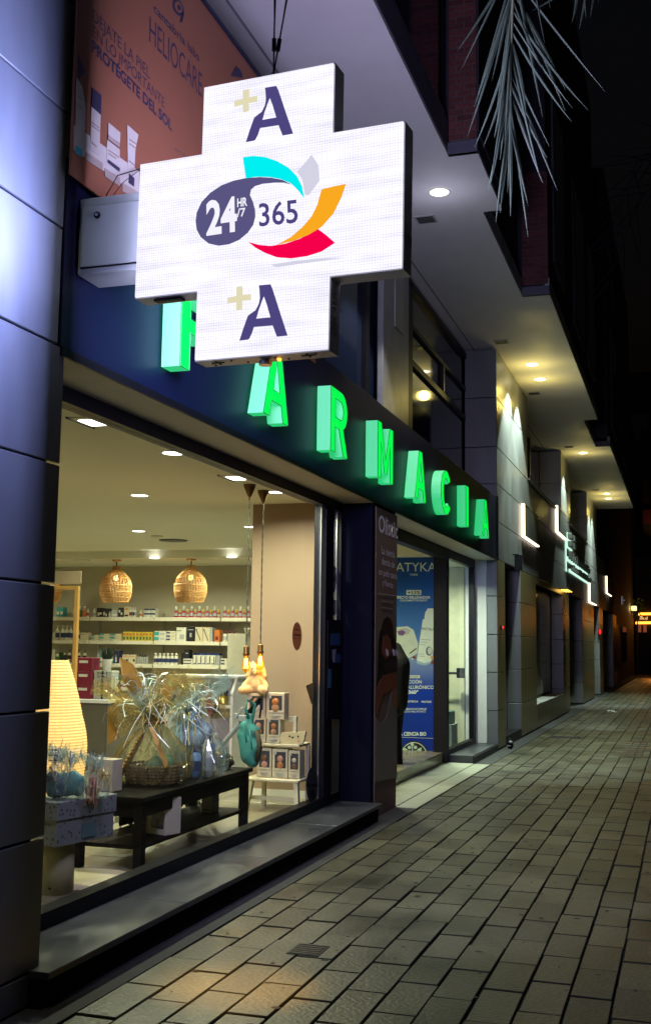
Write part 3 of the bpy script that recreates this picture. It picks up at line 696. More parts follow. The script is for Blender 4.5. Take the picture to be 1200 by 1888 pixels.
for ch, y0, y1 in (('F', 5.35, 5.80), ('A', 6.61, 7.08), ('R', 8.05, 8.50), ('M', 9.44, 9.98), ('A', 10.88, 11.38), ('C', 12.15, 12.72), ('I', 13.64, 13.83), ('A', 14.82, 15.36)):
    channel_letter(ch, G[ch], y0, y1)

# ------------------------------------------------------------------ orange sunscreen banner over the fascia
XB = -2.655
m_or = mat('banner_orange', (.25, .095, .055), .55, var=.03)
m_ink = mat('print_navy', (.035, .03, .07), .6)
m_pw = mat('print_white', (.50, .47, .45), .6); m_pg = mat('print_grey', (.34, .28, .26), .6); m_pt = mat('print_teal', (.02, .30, .36), .6); m_po = mat('print_amber', (.66, .36, .12), .6)
hb = thing('orange_banner', 'orange sunscreen banner with navy lettering hung above the fascia behind the cross', 'banner')
MB().box(XB-.012, XB, 4.30, 7.9, 3.70, 5.36, .002).build('sheet', m_or, hb)
MB().box(XB-.02, XB+.008, 4.30, 7.9, 5.36, 5.39).build('top_rail', m_navy, hb)
bx = lambda a, b: onx(a/2.5, b/2.5, XB)
def btext(t, bl, br, tl, m=m_ink, bold=0.): text_at(t, m, bx(*bl), bx(*br), bx(*tl), hb, bold)
btext('cantabria labs', (708, 52), (918, 285), (708, 10), bold=.012)
btext('HELIOCARE', (688, 190), (930, 450), (690, 72), bold=-.004)
btext('DÉJATE LA PIEL', (428, 95), (690, 366), (428, 38), bold=-.004)
btext('EN LO IMPORTANTE', (426, 166), (757, 500), (428, 112), bold=-.004)
btext('PROTÉGETE DEL SOL', (424, 234), (792, 604), (425, 182), bold=.035)
btext('por tu', (805, 690), (850, 722), (806, 676))
btext('piel', (860, 728), (905, 762), (862, 712))
def bflat(name, L, m, lift=.002): return flat(name, [bx(*q) for q in L], m, hb, .002, lift)
bflat('emblem', [(820+26*math.cos(a*.4189), 35+14*math.cos(a*.4189)+36*math.sin(a*.4189)) for a in range(15)], m_ink)
bflat('emblem_ring', [(820+17*math.cos(a*.4189), 33+10*math.cos(a*.4189)+24*math.sin(a*.4189)) for a in range(15)], m_or, .0045)
bflat('emblem_dot', [(821+9*math.cos(a*.628), 36+5*math.cos(a*.628)+13*math.sin(a*.628)) for a in range(10)], m_ink, .007)
bflat('emblem_tail', [(838, 55), (848, 62), (838, 104), (828, 100)], m_ink)
def slab(x0, y0, x1, y1, h, m): bflat('product_base', [(x0, y0), (x1, y1), (x1, y1+h), (x0, y0+h)], m)
slab(340, 575, 640, 790, 115, m_pw)
for x0, y0, x1, y1, h, m in ((345, 670, 374, 690, 34, m_pt), (392, 700, 470, 752, 36, m_pg), (480, 775, 550, 820, 40, m_pg), (562, 842, 630, 884, 40, m_pg)):
    bflat('name_tag', [(x0, y0), (x1, y1), (x1, y1+h), (x0, y0+h)], m, .0045)
btext('Color', (414, 745), (452, 768), (414, 724), m_pw); btext('Oral', (500, 812), (532, 832), (500, 790), m_pw)
bflat('printed_bottle', [(417, 492), (460, 530), (454, 715), (412, 690)], m_pw, .005); bflat('printed_cap', [(420, 405), (462, 440), (460, 530), (417, 492)], m_ink, .007)
bflat('printed_jar', [(490, 645), (548, 690), (545, 792), (486, 742)], m_pw, .005); bflat('printed_cap', [(495, 565), (550, 612), (548, 662), (494, 622)], m_pw, .006)
bflat('printed_band', [(494, 622), (546, 664), (545, 682), (492, 640)], m_pg, .008); bflat('printed_band', [(492, 735), (546, 776), (545, 792), (490, 750)], m_ink, .008)
bflat('printed_tube', [(583, 576), (634, 622), (620, 690), (612, 860), (588, 842)], m_pw, .005); bflat('printed_cap', [(590, 800), (614, 822), (612, 860), (588, 842)], m_ink, .007)
bflat('printed_figure', [(350, 360), (375, 400), (392, 500), (388, 600), (362, 655), (345, 640)], m_pw, .005); bflat('printed_hair', [(358, 255), (385, 320), (382, 340), (358, 372)], m_ink, .005)
bflat('printed_figure', [(1062, 350), (1085, 305), (1108, 330), (1116, 360)], m_ink, .005)
for (a, b, c, d) in ((417, 560, 452, 588), (417, 575, 452, 603), (418, 655, 440, 672), (496, 690, 542, 722), (496, 705, 530, 728), (592, 640, 624, 662), (592, 660, 622, 682), (592, 740, 616, 760), (352, 440, 372, 458), (352, 480, 372, 498)):
    bflat('small_print', [(a, b), (c, d), (c, d+7), (a, b+7)], m_pg, .0075)

# ------------------------------------------------------------------ hair-care banner on the pillar
XO = -2.702
ob = thing('tall_banner', 'tall dim brown banner printed with a woman and the word Olistic on the black pillar', 'banner')
m_ob = mat('banner_brown', (.17, .12, .09), .8, var=.05, spec=.1); m_ot = mat('print_lilac', (.72, .64, .72), .6)
MB().box(XO-.012, XO, 9.87, 10.655, .0, 2.83, .002).build('sheet', m_ob, ob)
ox = lambda a, b: onx(680+a/3.254, 920+b/3.254, XO)
oc = lambda a, b: onx(580+a/6, 880+b/6, XO)
def ot(t, f, bl, br, tl, bold=0): text_at(t, m_ot, f(*bl), f(*br), f(*tl), ob, bold)
ot('Olistic', oc, (706, 600), (918, 682), (708, 410), .012)
ot('La ciencia', oc, (738, 845), (884, 895), (738, 760)); ot('detrás de', oc, (738, 960), (880, 1005), (740, 885)); ot('un pelo sano', oc, (706, 1075), (905, 1130), (708, 1000)); ot('y fuerte', oc, (748, 1190), (862, 1228), (750, 1120))
def of(name, L, m, lift=.002, f=oc): return flat(name, [f(*q) for q in L], m, ob, .002, lift)
of('thin_line', [(696, 1285), (915, 1312), (915, 1316), (696, 1289)], m_ot)
for k in range(2): of('small_print', [(745, 1360+k*70), (862, 1380+k*70), (862, 1398+k*70), (745, 1378+k*70)], mat('print_dim', (.24, .19, .17), .6))
o2 = lambda a, b: onx(680+a/5.9, 1120+b/5.9, XO)
m_hair = mat('print_black', (.008, .007, .008), .4); m_skin = mat('print_skin', (.20, .045, .02), .5); m_drape = mat('print_drape', (.17, .15, .13), .5)
of('printed_hair', [(190, 100), (225, 115), (250, 170), (265, 290), (295, 420), (300, 700), (230, 900), (190, 920), (140, 1000), (110, 1150), (70, 1200), (72, 900), (90, 600), (95, 420), (115, 260), (150, 140)], m_hair, .002, o2)
of('printed_face', [(150, 320), (190, 300), (225, 340), (240, 450), (220, 540), (170, 560), (140, 500)], m_skin, .0045, o2)
of('printed_body', [(140, 740), (220, 690), (290, 680), (300, 880), (225, 900), (180, 940), (150, 930)], m_skin, .0045, o2)
of('printed_arm', [(245, 860), (300, 1000), (300, 1105), (270, 1080), (245, 980)], mat('print_rust', (.26, .08, .02), .5), .006, o2)
of('printed_arm', [(72, 900), (140, 760), (150, 930), (80, 1190)], m_skin, .004, o2)
for x in (178, 250, 285): of('printed_finger', [(x, 450), (x+22, 465), (x+28, 520), (x+8, 530), (x, 490)], m_ot, .006, o2)
of('printed_box', [(130, 590), (300, 540), (300, 690), (135, 740)], m_hair, .0055, o2)
text_at('Olistic', mat('print_plum', (.10, .05, .05), .5), o2(172, 690), o2(288, 640), o2(170, 600), ob, 0, lift=.009)
of('printed_drape', [(70, 1200), (130, 1270), (190, 1180), (240, 905), (300, 850), (300, 1850), (60, 1900)], m_drape, .003, o2)

# ------------------------------------------------------------------ blue skin-care poster at the entrance
YP = 14.88
pb = thing('blue_poster', 'tall blue skin care poster facing the street in the entrance', 'poster')
def blue_mat():
    m = mat('poster_blue', (.02, .07, .26), .8, var=.05, scale=1, spec=.1); n = m.node_tree.nodes; l = m.node_tree.links; p = n['Principled BSDF']
    tc = n.new('ShaderNodeTexCoord'); s = n.new('ShaderNodeSeparateXYZ'); l.new(tc.outputs['Object'], s.inputs[0])
    mr = n.new('ShaderNodeMapRange'); mr.inputs[2].default_value = 2.9; l.new(s.outputs[2], mr.inputs[0])
    r = n.new('ShaderNodeValToRGB'); e = r.color_ramp.elements
    e[0].color = (.010, .03, .24, 1); e[1].color = (.02, .08, .38, 1)
    for pos, c in ((.33, (.010, .045, .38, 1)), (.47, (.20, .30, .55, 1)), (.60, (.07, .20, .54, 1)), (.8, (.02, .10, .40, 1))):
        k = e.new(pos); k.color = c
    l.new(mr.outputs[0], r.inputs[0]); l.new(r.outputs[0], p.inputs['Base Color']); return m
MB().box(-4.75, -3.205, YP, YP+.02, .02, 2.88, .003).build('sheet', blue_mat(), pb)
m_pm = mat('print_mint', (.66, .80, .72), .5); m_lead = mat('print_leaf', (.45, .66, .56), .5)
p1 = lambda a, b: ony(680+a/3.254, 920+b/3.254, YP); p2 = lambda a, b: ony(680+a/5.9, 1120+b/5.9, YP)
def ptx(t, f, bl, br, tl, m=m_pm, bold=0, lift=.003): text_at(t, m, f(*bl), f(*br), f(*tl), pb, bold, lift=lift)
def pfl(name, L, m, f=p2, lift=.002): return flat(name, [f(*q) for q in L], m, pb, .002, lift)
ptx('PATYKA', p1, (128, 435), (403, 434), (128, 383)); ptx('PARIS', p1, (248, 460), (292, 460), (248, 448), bold=.01)
pfl('print_box', [(224, 546), (313, 546), (313, 576), (224, 576)], m_pm, p1); ptx('+53%', p1, (232, 572), (308, 572), (232, 551), m_hair, .02, .006)
ptx('EFECTO RELLENADOR', p1, (164, 598), (368, 598), (164, 583), bold=.03); ptx('CLINICAMENTE PROBADO*', p1, (187, 614), (350, 614), (187, 603), bold=.01)
pfl('print_box', [(410, 738), (552, 738), (552, 768), (410, 768)], m_pm); ptx('INNOVACIÓN', p2, (420, 762), (542, 762), (420, 745), m_hair, .02, .006)
ptx('ACCIÓN', p2, (398, 826), (572, 826), (398, 792), bold=.012); ptx('HIALURÓNICO', p2, (372, 886), (705, 886), (372, 850), bold=.012); ptx('360°', p2, (428, 938), (536, 938), (428, 902), bold=.04)
ptx('LISA', p2, (300, 1032), (388, 1032), (300, 1012)); ptx('ESTIMULA', p2, (420, 1032), (534, 1032), (420, 1012), bold=.02); ptx('PROTEGE', p2, (572, 1036), (677, 1036), (572, 1016), bold=.02)
ptx('RESERVAS NATURALES', p2, (376, 1114), (625, 1114), (376, 1094), bold=.01); ptx('ÁCIDO HIALURÓNICO', p2, (372, 1142), (618, 1142), (372, 1122))
ptx('LA CIENCIA BIO', p2, (318, 1394), (622, 1394), (318, 1356), bold=.03); pfl('thin_line', [(330, 1408), (735, 1424), (735, 1427), (330, 1411)], m_pm)
m_pjar = mat('print_jar', (.55, .66, .58), .4)
pfl('printed_jar', [(250, 260), (300, 215), (420, 205), (485, 245), (535, 400), (525, 500), (440, 550), (330, 540), (260, 420)], m_pjar)
pfl('printed_cream', [(300, 260), (340, 228), (420, 225), (455, 255), (420, 290), (340, 300)], mat('print_grey2', (.42, .46, .48), .5), lift=.005); pfl('printed_petals', [(310, 262), (360, 245), (400, 268), (370, 305), (325, 300)], mat('print_violet', (.14, .05, .22), .5), lift=.008)
pfl('printed_line', [(440, 496), (515, 440), (518, 450), (442, 508)], m_hair, lift=.005)
pfl('printed_bottle', [(585, 130), (720, 118), (738, 160), (690, 540), (665, 610), (560, 620), (520, 570)], m_pm); pfl('printed_pump', [(610, 60), (640, 10), (740, 12), (738, 118), (720, 145), (600, 140)], m_pm, lift=.005)
pfl('printed_pump', [(725, 30), (742, 20), (742, 150), (730, 140)], m_hair, lift=.008)
pfl('printed_base', [(520, 575), (600, 605), (668, 590), (664, 612), (610, 632), (540, 618), (512, 595)], mat('print_glass', (.30, .48, .62), .3), lift=.005)
ptx('PATYKA', p2, (575, 245), (708, 258), (580, 215), m_hair, .0, .006)
for a, b, c in ((565, 345, 100), (560, 372, 70), (560, 400, 50), (535, 500, 60), (535, 525, 70)): pfl('small_print', [(a, b), (a+c, b+6), (a+c, b+11), (a, b+5)], m_pg, lift=.005)
pfl('printed_seal', [(655+36*math.cos(a*.35), 475+50*math.sin(a*.35)) for a in range(18)], mat('print_slate', (.06, .08, .11), .5), lift=.005); pfl('printed_seal', [(662+26*math.cos(a*.35), 472+40*math.sin(a*.35)) for a in range(18)], m_pjar, lift=.008)
for a, b, r_, m in ((490, 545, 22, m_skin), (690, 545, 24, m_po), (700, 600, 30, m_skin), (715, 575, 16, m_po), (475, 560, 14, m_pm)): pfl('printed_petal', [(a+r_*math.cos(k), b+r_*.8*math.sin(k*1.0)) for k in (0, 1.2, 2.2, 3.4, 4.4, 5.4)], m, lift=.006)
# round leaf emblem at the foot
def half(rad, c=(490, 1640), n=22): return [(c[0]+rad*.98*math.cos(math.pi*i/n), c[1]-rad*1.16*math.sin(math.pi*i/n)) for i in range(n+1)]
pfl('emblem_disc', half(165), m_hair)
def ring(rad, w, c=(490, 1640)): 
    a = half(rad, c); b = half(rad-w, c)
    for i in range(0, len(a)-1): pfl('emblem_ring', [a[i], a[i+1], b[i+1], b[i]], m_pm, lift=.005)
def stroke(f, pts, w, name, m, lift):
    P = [f(*q) for q in pts]; o = MB().tube([p+Vector((0, -lift, 0)) for p in P], w, 5).build(name, m, pb)
stroke(p2, half(148), .006, 'emblem_line', m_pm, .004); stroke(p2, [(472, 1500), (474, 1630)], .006, 'emblem_stem', m_pm, .006)
for c in ((610, 1590), (340, 1590)): stroke(p2, [(c[0]+26*math.cos(k*.45), c[1]+28*math.sin(k*.45)) for k in range(15)], .006, 'emblem_line', m_pm, .004)
stroke(p2, [(548, 1640), (560, 1600), (585, 1575), (610, 1620)], .006, 'emblem_line', m_pm, .004); stroke(p2, [(400, 1640), (388, 1600), (360, 1575), (340, 1620)], .006, 'emblem_line', m_pm, .004)
for c in ((472, 1490), (440, 1522), (506, 1522)): pfl('emblem_berry', [(c[0]+19*math.cos(k*.628), c[1]+19*math.sin(k*.628)) for k in range(10)], m_lead, lift=.008)
for s in (-1, 1): pfl('emblem_leaf', [(474+s*5, 1625), (474+s*30, 1570), (474+s*65, 1535), (474+s*102, 1522), (474+s*92, 1560), (474+s*65, 1600), (474+s*30, 1622)], m_lead, lift=.008)

# ------------------------------------------------------------------ L-shaped wall lights
m_tube = emit('warm_led', (1.0, .82, .60), 3.0); m_plq = mat('plaque_grey', (.07, .075, .075), .45)
def l_light(y0, y1, z0, z1, lb):
    t = thing('wall_light', lb, 'wall light', (XF, y0, z0), 0, 'L-shaped lights on the panelled building')
    w, h = y1-y0, z1-z0
    MB().box(.0, .05, .06, w, .03, h, .003).build('plaque', m_plq, t)
    MB().box(.008, .062, .0, .058, .0, h, .004).build('upright_tube', m_tube, t)
    MB().box(.008, .062, .059, w, .0, .028, .004).build('lower_tube', m_tube, t)
    MB().box(.0, .055, .03, w, h+.001, h+.008).build('top_edge', m_alu, t)
for a in ((19.5, 21.55, 3.465, 4.06, 'L-shaped warm light nearest the shop, beside the little bracket sign'), (24.95, 26.95, 4.10, 4.70, 'L-shaped warm light high on the wall left of the lit logo'), (33.6, 36.1, 2.87, 3.57, 'L-shaped warm light just past the lit logo'), (41.3, 43.8, 3.50, 4.13, 'farthest L-shaped warm light, at the dark end of the wall')): l_light(*a)
# lit logo between them: a stack of small blocks over two rows of letters, unreadable at this angle
lg = thing('lit_logo', 'halo-lit logo of small blocks and letters standing off the grey wall', 'logo sign')
m_halo = emit('halo_white', (.62, 1.0, .78), 1.1)
for y, z in ((27.3, 4.17), (27.3, 3.98), (28.0, 3.98), (28.0, 4.17)):
    MB().box(-2.66, -2.56, y, y+.45, z, z+.14, .01).build('block', m_plq, lg); MB().box(-2.69, -2.665, y-.05, y+.5, z-.02, z+.16).build('block_halo', m_halo, lg)
for row, (z, h, n, y0, y1) in enumerate(((3.66, .20, 11, 27.2, 33.2), (3.42, .14, 14, 27.8, 33.4))):
    for k in range(n):
        y = y0+(y1-y0)*k/n; w = (y1-y0)/n*.7; hh = h*random.choice((.7, 1, 1))
        MB().box(-2.64, -2.56, y, y+w*.3, z, z+hh, .004).box(-2.64, -2.56, y+w*.32, y+w, z+hh*.72, z+hh).build('character', m_plq, lg)
        MB().box(-2.69, -2.66, y-.02, y+w+.02, z-.025, z+hh*.35).build('character_halo', m_halo, lg)
MB().box(-2.69, -2.67, 27.0, 27.12, 3.36, 4.2).build('side_halo', m_halo, lg)
t = thing('bracket_sign', 'small black bracket sign with a letter P on the panels above the recess', 'sign', (XF, 18.45, 2.90))
MB().box(0, .10, -.012, .012, .16, .18).box(.03, .16, -.008, .008, -.10, .17, .004).build('plate', m_black, t)
text_at('P', m_steel, Vector((.06, -.008, -.04)), Vector((.14, -.008, -.04)), Vector((.06, -.008, .10)), t, .03)
t = thing('amber_wall_lamp', 'amber glowing lamp under the top of the shop window beyond the recess', 'wall lamp', (XF, 25.6, 2.80))
MB().box(0, .22, 0, 1.3, .06, .09, .004).build('hood', m_black, t)
for k in range(3): MB().box(.03+.06*k, .05+.06*k, .05, 1.25, .045, .058).build('filament_bar', emit('amber_glow', (1, .55, .08), 4.0), t)
l = lamp_point((.12, .6, -.02), .4, (1, .6, .15), .1); l.parent = t
for x, y, z, lb in ((-2.668, 17.12, 1.84, 'tiny red LED reflection, built as a glowing dot, on the first bronze pillar'), (-2.69, 37.86, 2.07, 'red warning light on the far pale pillar')):  # first one is a reflection built as a glowing dot, second a real light
    t = thing('red_light_dot', lb, 'indicator light', (x, y, z), 0, 'red indicator lights'); r = .022 if y < 20 else .085
    MB().box(-.032 if y < 20 else -.03, 0, -r*1.3, r*1.3, -r*1.3, r*1.3, .003).build('housing', m_black, t); MB().ball((.004, 0, 0), r, .5, 1, 1, 10).build('lens', emit('red_glow', (1, .02, .02), 2.5 if y < 20 else 6), t)

# ------------------------------------------------------------------ shelving on the back wall
YS = 15.70
sh_ = thing('wall_shelving', 'long cream wall shelving at the back of the shop', 'shelving')
SZ = [1.934, 1.565, 1.206, .841, .48]
for z in SZ:
    for x0, x1 in ((-10.55, -9.03), (-9.01, -7.89), (-7.87, -6.77), (-6.74, -5.6)):
        MB().box(x0, x1, YS, 16.045, z-.058, z, .004).build('shelf', m_shelf, sh_)
for x in (-9.02, -7.88, -6.755): MB().box(x-.012, x+.012, 16.02, 16.048, .14, 2.0).build('upright', m_steel, sh_)
MB().box(-10.55, -4.2, 15.72, 16.04, .14, .43, .004).build('base_cabinet', mat('taupe_front', (.20, .18, .13), .5), sh_)
C = lambda n, c, r=.45: mat('pack_'+n, c, r, var=.06, scale=20)
ORD = ['first', 'second', 'third', 'fourth', 'fifth', 'sixth', 'seventh', 'eighth', 'ninth', 'tenth', 'eleventh', 'twelfth']
SH = ['top', 'second', 'third', 'fourth']
def pX(px, y=YS+.06): return ony(px, 1180, y).x
def carton(px0, px1, hp, s, m, lab, grp=None, panels=(), zoff=0., dep=.12, y=None, cat='box'):
    """px0..px1 on shelf s (or a height in metres), hp tall; panels: (x0,x1,z0,z1,material) in 0..1 on the front"""
    yy = (YS+.05) if y is None else y; x0, x1 = pX(px0, yy), pX(px1, yy); z0 = (SZ[s] if isinstance(s, int) else s)+zoff; h = hp*.00816*(yy/15.75)
    t = thing('carton', lab, cat, ((x0+x1)/2, yy, z0), random.uniform(-.03, .03), grp); w = (x1-x0)*.97
    MB().box(-w/2, w/2, 0, dep, 0, h, .003).build('body', m, t)
    MB().box(-w/2+.004, w/2-.004, .004, dep-.004, h, h+.002).build('lid_flap', m, t)
    for a, b, c, d, pm in panels: MB().box(-w/2+a*w, -w/2+b*w, -.003, -.0005, c*h, d*h).build('printed_panel', pm, t)
    return t
def bottle(px0, px1, hp, s, m, mcap, lab, grp=None, cap=.22, lab_m=None, pump=False, zoff=0., y=None):
    yy = (YS+.07) if y is None else y; x0, x1 = pX(px0, yy), pX(px1, yy); z0 = (SZ[s] if isinstance(s, int) else s)+zoff; h = hp*.00816*(yy/15.75); r = abs(x1-x0)*.47
    t = thing('bottle', lab, 'bottle', ((x0+x1)/2, yy, z0), 0, grp); hb_ = h*(1-cap)
    MB().lathe([(r*.92, 0), (r, .006), (r, hb_*.8), (r*.82, hb_*.93), (r*.42, hb_)], 14, sy=.75).build('body', m, t, True)
    if pump:
        MB().lathe([(r*.4, hb_), (r*.4, hb_+h*cap*.4), (r*.14, hb_+h*cap*.45), (r*.14, h)], 10).box(-r*.2, r*.75, -r*.2, r*.2, h-.006, h+.008).build('pump', mcap, t)
    else: MB().lathe([(r*.55, hb_), (r*.52, h)], 12).build('cap', mcap, t, True)
    if lab_m: MB().lathe([(r*1.012, hb_*.22), (r*1.012, hb_*.66)], 14, sy=.76, cap=False).build('label_band', lab_m, t, True)
    return t
cW, cCr, cTe, cNa, cBk = C('white', (.72, .70, .60)), C('cream', (.66, .58, .40)), C('teal', (.06, .36, .38)), C('navy', (.03, .04, .12)), C('black', (.015, .015, .02))
cYe, cRe, cGr, cOr, cDr, cSi, cBl = C('yellow', (.66, .50, .06)), C('red', (.45, .03, .06)), C('green', (.05, .16, .07)), C('orange', (.60, .18, .04)), C('darkred', (.16, .02, .03)), C('silver', (.40, .42, .42)), C('blue', (.05, .10, .36))
A = lambda v: 90+v/6
B = lambda v: 270+v/5.714
# top shelf
for i, v in enumerate((75, 115)): carton(A(v), A(v+37), 19, 0, cTe, 'teal carton on the top shelf, '+('left' if not i else 'right')+' of a pair beside the yellow stand', 'teal cartons', ((.15, .85, .25, .55, cW),))
bottle(A(250), A(298), 26, 0, cCr, cSi, 'tall cream pump bottle on the top shelf', pump=True, lab_m=cW)
bottle(A(318), A(358), 21, 0, cGr, cW, 'green square-shouldered bottle on the top shelf', cap=.32); bottle(A(362), A(405), 21, 0, cOr, cW, 'orange bottle with white cap on the top shelf', cap=.32)
bottle(A(408), A(440), 16, 0, cW, cW, 'small white tube with red mark beside the orange bottle', lab_m=cRe)
bottle(A(478), A(512), 16, 0, cW, cW, 'small white flask left of the black cartons on the top shelf', lab_m=cSi)
carton(A(520), A(585), 17.5, 0, cBk, 'black carton with pale blotches, left one on the top shelf', 'black cartons', ((.2, .5, .15, .5, cCr), (.55, .9, .3, .5, cW))); carton(A(588), A(650), 16.5, 0, cBk, 'black carton with pale blotches, right one on the top shelf', 'black cartons', ((.1, .45, .2, .6, cCr), (.55, .8, .1, .4, cW)))
bottle(A(655), A(680), 11, 0, cW, cSi, 'tiny white flask between the black and silver cartons'); carton(A(684), A(752), 13, 0, cSi, 'silver carton with curved top on the top shelf', None, ((.1, .9, .2, .45, cW),))
carton(A(758), A(820), 18, 0, cBk, 'black patterned pouch box on the top shelf', None, ((.15, .4, .5, .75, cW), (.5, .8, .25, .5, cCr)))
carton(A(824), A(880), 20, 0, cCr, 'upright cream box with black band on the top shelf', None, ((.15, .85, .08, .25, cBk), (.2, .8, .7, .85, cOr)))
for i, v in enumerate((884, 916, 942)): bottle(A(v), A(v+(28 if i < 2 else 20)), 19, 0, cW, cW, ORD[i]+' of three white sprays with dark labels on the top shelf', 'white sprays', lab_m=(cDr, cNa, cSi)[i])
bottle(A(995), A(1030), 13, 0, cW, cW, 'small white bottle with orange label beside the striped packs', lab_m=cOr)
for i, (v, k) in enumerate(((1045, 0), (1108, 0), (1045, 1), (1108, 1))): carton(A(v), A(v+62), 8.0, 0, cW, ('lower', 'upper')[k]+(' left', ' right')[i % 2]+' pack of the white and navy striped stack on the top shelf', 'striped packs', ((0, 1, .62, 1, cNa), (.1, .6, .2, .4, cSi)), zoff=.069*k)
n = 0
for g0, gn in ((285, 6), (800, 5)):
    for i in range(gn):
        v = g0+82*i
        for k, (dv, hp, w) in enumerate(((0, 21.5, 44), (43, 15.5, 38))):
            if B(v+dv) > 474: continue
            t = bottle(B(v+dv), B(v+dv+w), hp, 0, cRe, cW if not k else cYe, ('tall', 'short')[k]+' red jar, '+ORD[i]+(' of the left' if g0 < 500 else ' of the right')+' row on the top shelf', 'red jars on the top shelf', cap=.40, lab_m=cSi)
# second shelf
for i, v in enumerate((74, 132, 178, 222)): bottle(A(v), A(v+45), 27, 1, cW, cW, ORD[i]+' of the tall white pump bottles on the second shelf', 'white pump bottles', pump=True, lab_m=cNa)
for i, v in enumerate((268, 312)): bottle(A(v), A(v+35), 20, 1, cW, cW, ('left', 'right')[i]+' one of two shorter white bottles on the second shelf', 'short white bottles', lab_m=cNa)
carton(A(352), A(432), 14.5, 1, cCr, 'square cream carton with three dots on the second shelf', None, ((.1, .25, .75, .85, cDr), (.42, .57, .75, .85, cDr), (.75, .9, .75, .85, cDr)))
for i, (v, w, h) in enumerate(((470, 85, 10), (560, 115, 12.5), (678, 127, 12.5))):
    for k in range(2): carton(A(v), A(v+w), h/2, 1, cCr, ('lower', 'upper')[k]+' box of the '+ORD[i]+' teal and cream stack on the second shelf', 'teal and cream boxes', ((0, .45, .55, 1, cTe), (0, .3, 0, .2, cTe)), zoff=k*h/2*.0083)
for i in range(9): carton(A(820+36*i), A(820+36*i+34), 17, 1, cYe, ORD[i]+' yellow box from the left in the row on the second shelf', 'yellow boxes', ((.15, .85, .62, .85, cOr), (.2, .8, .12, .45, cGr)))
for i, (v, k) in enumerate(((82, 0), (82, 1))): carton(B(v), B(v+125), 9.3, 1, cW, ('lower', 'upper')[k]+' white carton with teal end on the second shelf', 'teal ended cartons', ((0, .4, .15, .85, cTe), (.5, .9, .3, .6, cSi)), zoff=k*.078)
for k in range(3): carton(B(210), B(310), 6.2, 1, cW, ('bottom', 'middle', 'top')[k]+' flat carton of the navy-tabbed stack on the second shelf', 'navy tabbed cartons', ((0, .4, .3, .75, cNa), (.5, .95, .3, .7, cCr)), zoff=k*.052)
carton(B(314), B(418), 26, 1, cW, 'large white upright carton with grey device picture on the second shelf', None, ((.35, .8, .15, .5, cSi), (.05, .5, .75, .8, cGr)))
carton(B(424), B(506), 26.5, 1, cBk, 'large black upright carton on the second shelf', None, ((.15, .85, .8, .86, cSi), (.4, .65, .3, .6, cSi)))
for i, v in enumerate((512, 592)):
    t = carton(B(v), B(v+78), 27, 1, cCr, ('left', 'right')[i]+' one of two pale cartons with a slanted black wand on the second shelf', 'wand cartons'); MB().tube([(-.035, -.004, .17), (.03, -.004, .02)], .006, 5).tube([(-.042, -.004, .19), (-.034, -.004, .165)], .010, 5).build('printed_wand', cBk, t)
carton(B(672), B(694), 26.5, 1, cSi, 'thin grey carton edge behind the wand cartons')
carton(B(716), B(770), 22, 1, cOr, 'narrow orange brown carton on the second shelf', None, ((.25, .75, .15, .45, cDr),))
for i, v in enumerate((806, 856, 905)): bottle(B(v), B(v+46), 21, 1, cW, cDr, ORD[i]+' of three white bottles with dark red caps on the second shelf', 'red capped bottles, second shelf', cap=.25, lab_m=cSi)
for k in range(2): carton(B(905), B(985), 5.8, 1, cW, ('lower', 'upper')[k]+' small white carton at the right end of the second shelf', 'small end cartons', ((.05, .5, .3, .7, cNa),), zoff=k*.049, y=YS+.01, dep=.05)
# third shelf
carton(A(45), A(80), 25, 2, cW, 'tall white carton at the left end of the third shelf'); carton(A(82), A(128), 19, 2, cGr, 'dark green leafy box behind the yellow stand', None, ((.1, .9, .6, .9, cW),)); bottle(A(172), A(205), 19, 2, cBk, cW, 'black jar with white lid right of the yellow stand')
for i, v in enumerate((216, 266, 322, 386)): bottle(A(v), A(v+40), 20, 2, cCr, cBk, ORD[i]+' of the four cream bottles with black pumps on the third shelf', 'cream bottles', pump=True, lab_m=cBk, zoff=.03)
for i in range(6): bottle(A(540+31*i), A(540+31*i+28), 22, 2, cTe if i % 2 else cSi, cSi, ORD[i]+' of the six slim teal and silver tubes on the third shelf', 'slim tubes', lab_m=cW)
carton(A(726), A(788), 24, 2, cNa, 'navy carton with red and white stripe on the third shelf', None, ((.3, .6, .1, .7, cW), (.35, .7, .5, .8, cDr)))
bottle(A(790), A(815), 12, 2, cW, cW, 'tiny white flask right of the navy carton')
for i, v in enumerate((820, 896)): carton(A(v), A(v+73), 17, 2, cCr, ('left', 'right')[i]+' cream carton with black dot on the third shelf', 'dotted cartons', ((.6, .9, .25, .5, cBk), (.1, .9, .8, .86, cOr)))
for i in range(5): bottle(A(985+25*i), A(985+25*i+22), 18, 2, cSi, cBk, ORD[i]+' of five slim grey tubes on the third shelf', 'slim grey tubes')
for i in range(6): bottle(B(86+43*i), B(86+43*i+41), 21, 2, cW, cW, ORD[i]+' of the six stout white bottles on the third shelf', 'stout white bottles', cap=.2, lab_m=cNa)
carton(B(400), B(456), 28, 2, cBk, 'tall black carton leaning on the third shelf', None, ((.3, .8, .75, .8, cSi),)); carton(B(370), B(398), 22, 2, cBk, 'narrow black carton on the third shelf')
for k in range(2): carton(B(394), B(488), 5.6, 2, cW, ('lower', 'upper')[k]+' flat white carton with black chevron on the third shelf', 'chevron cartons', ((.05, .9, .35, .65, cBk),), zoff=k*.047, y=YS+.01, dep=.05)
carton(B(500), B(776), 22, 2, cBl, 'long blue box behind the white and black cartons on the third shelf', None, (), y=YS+.16)
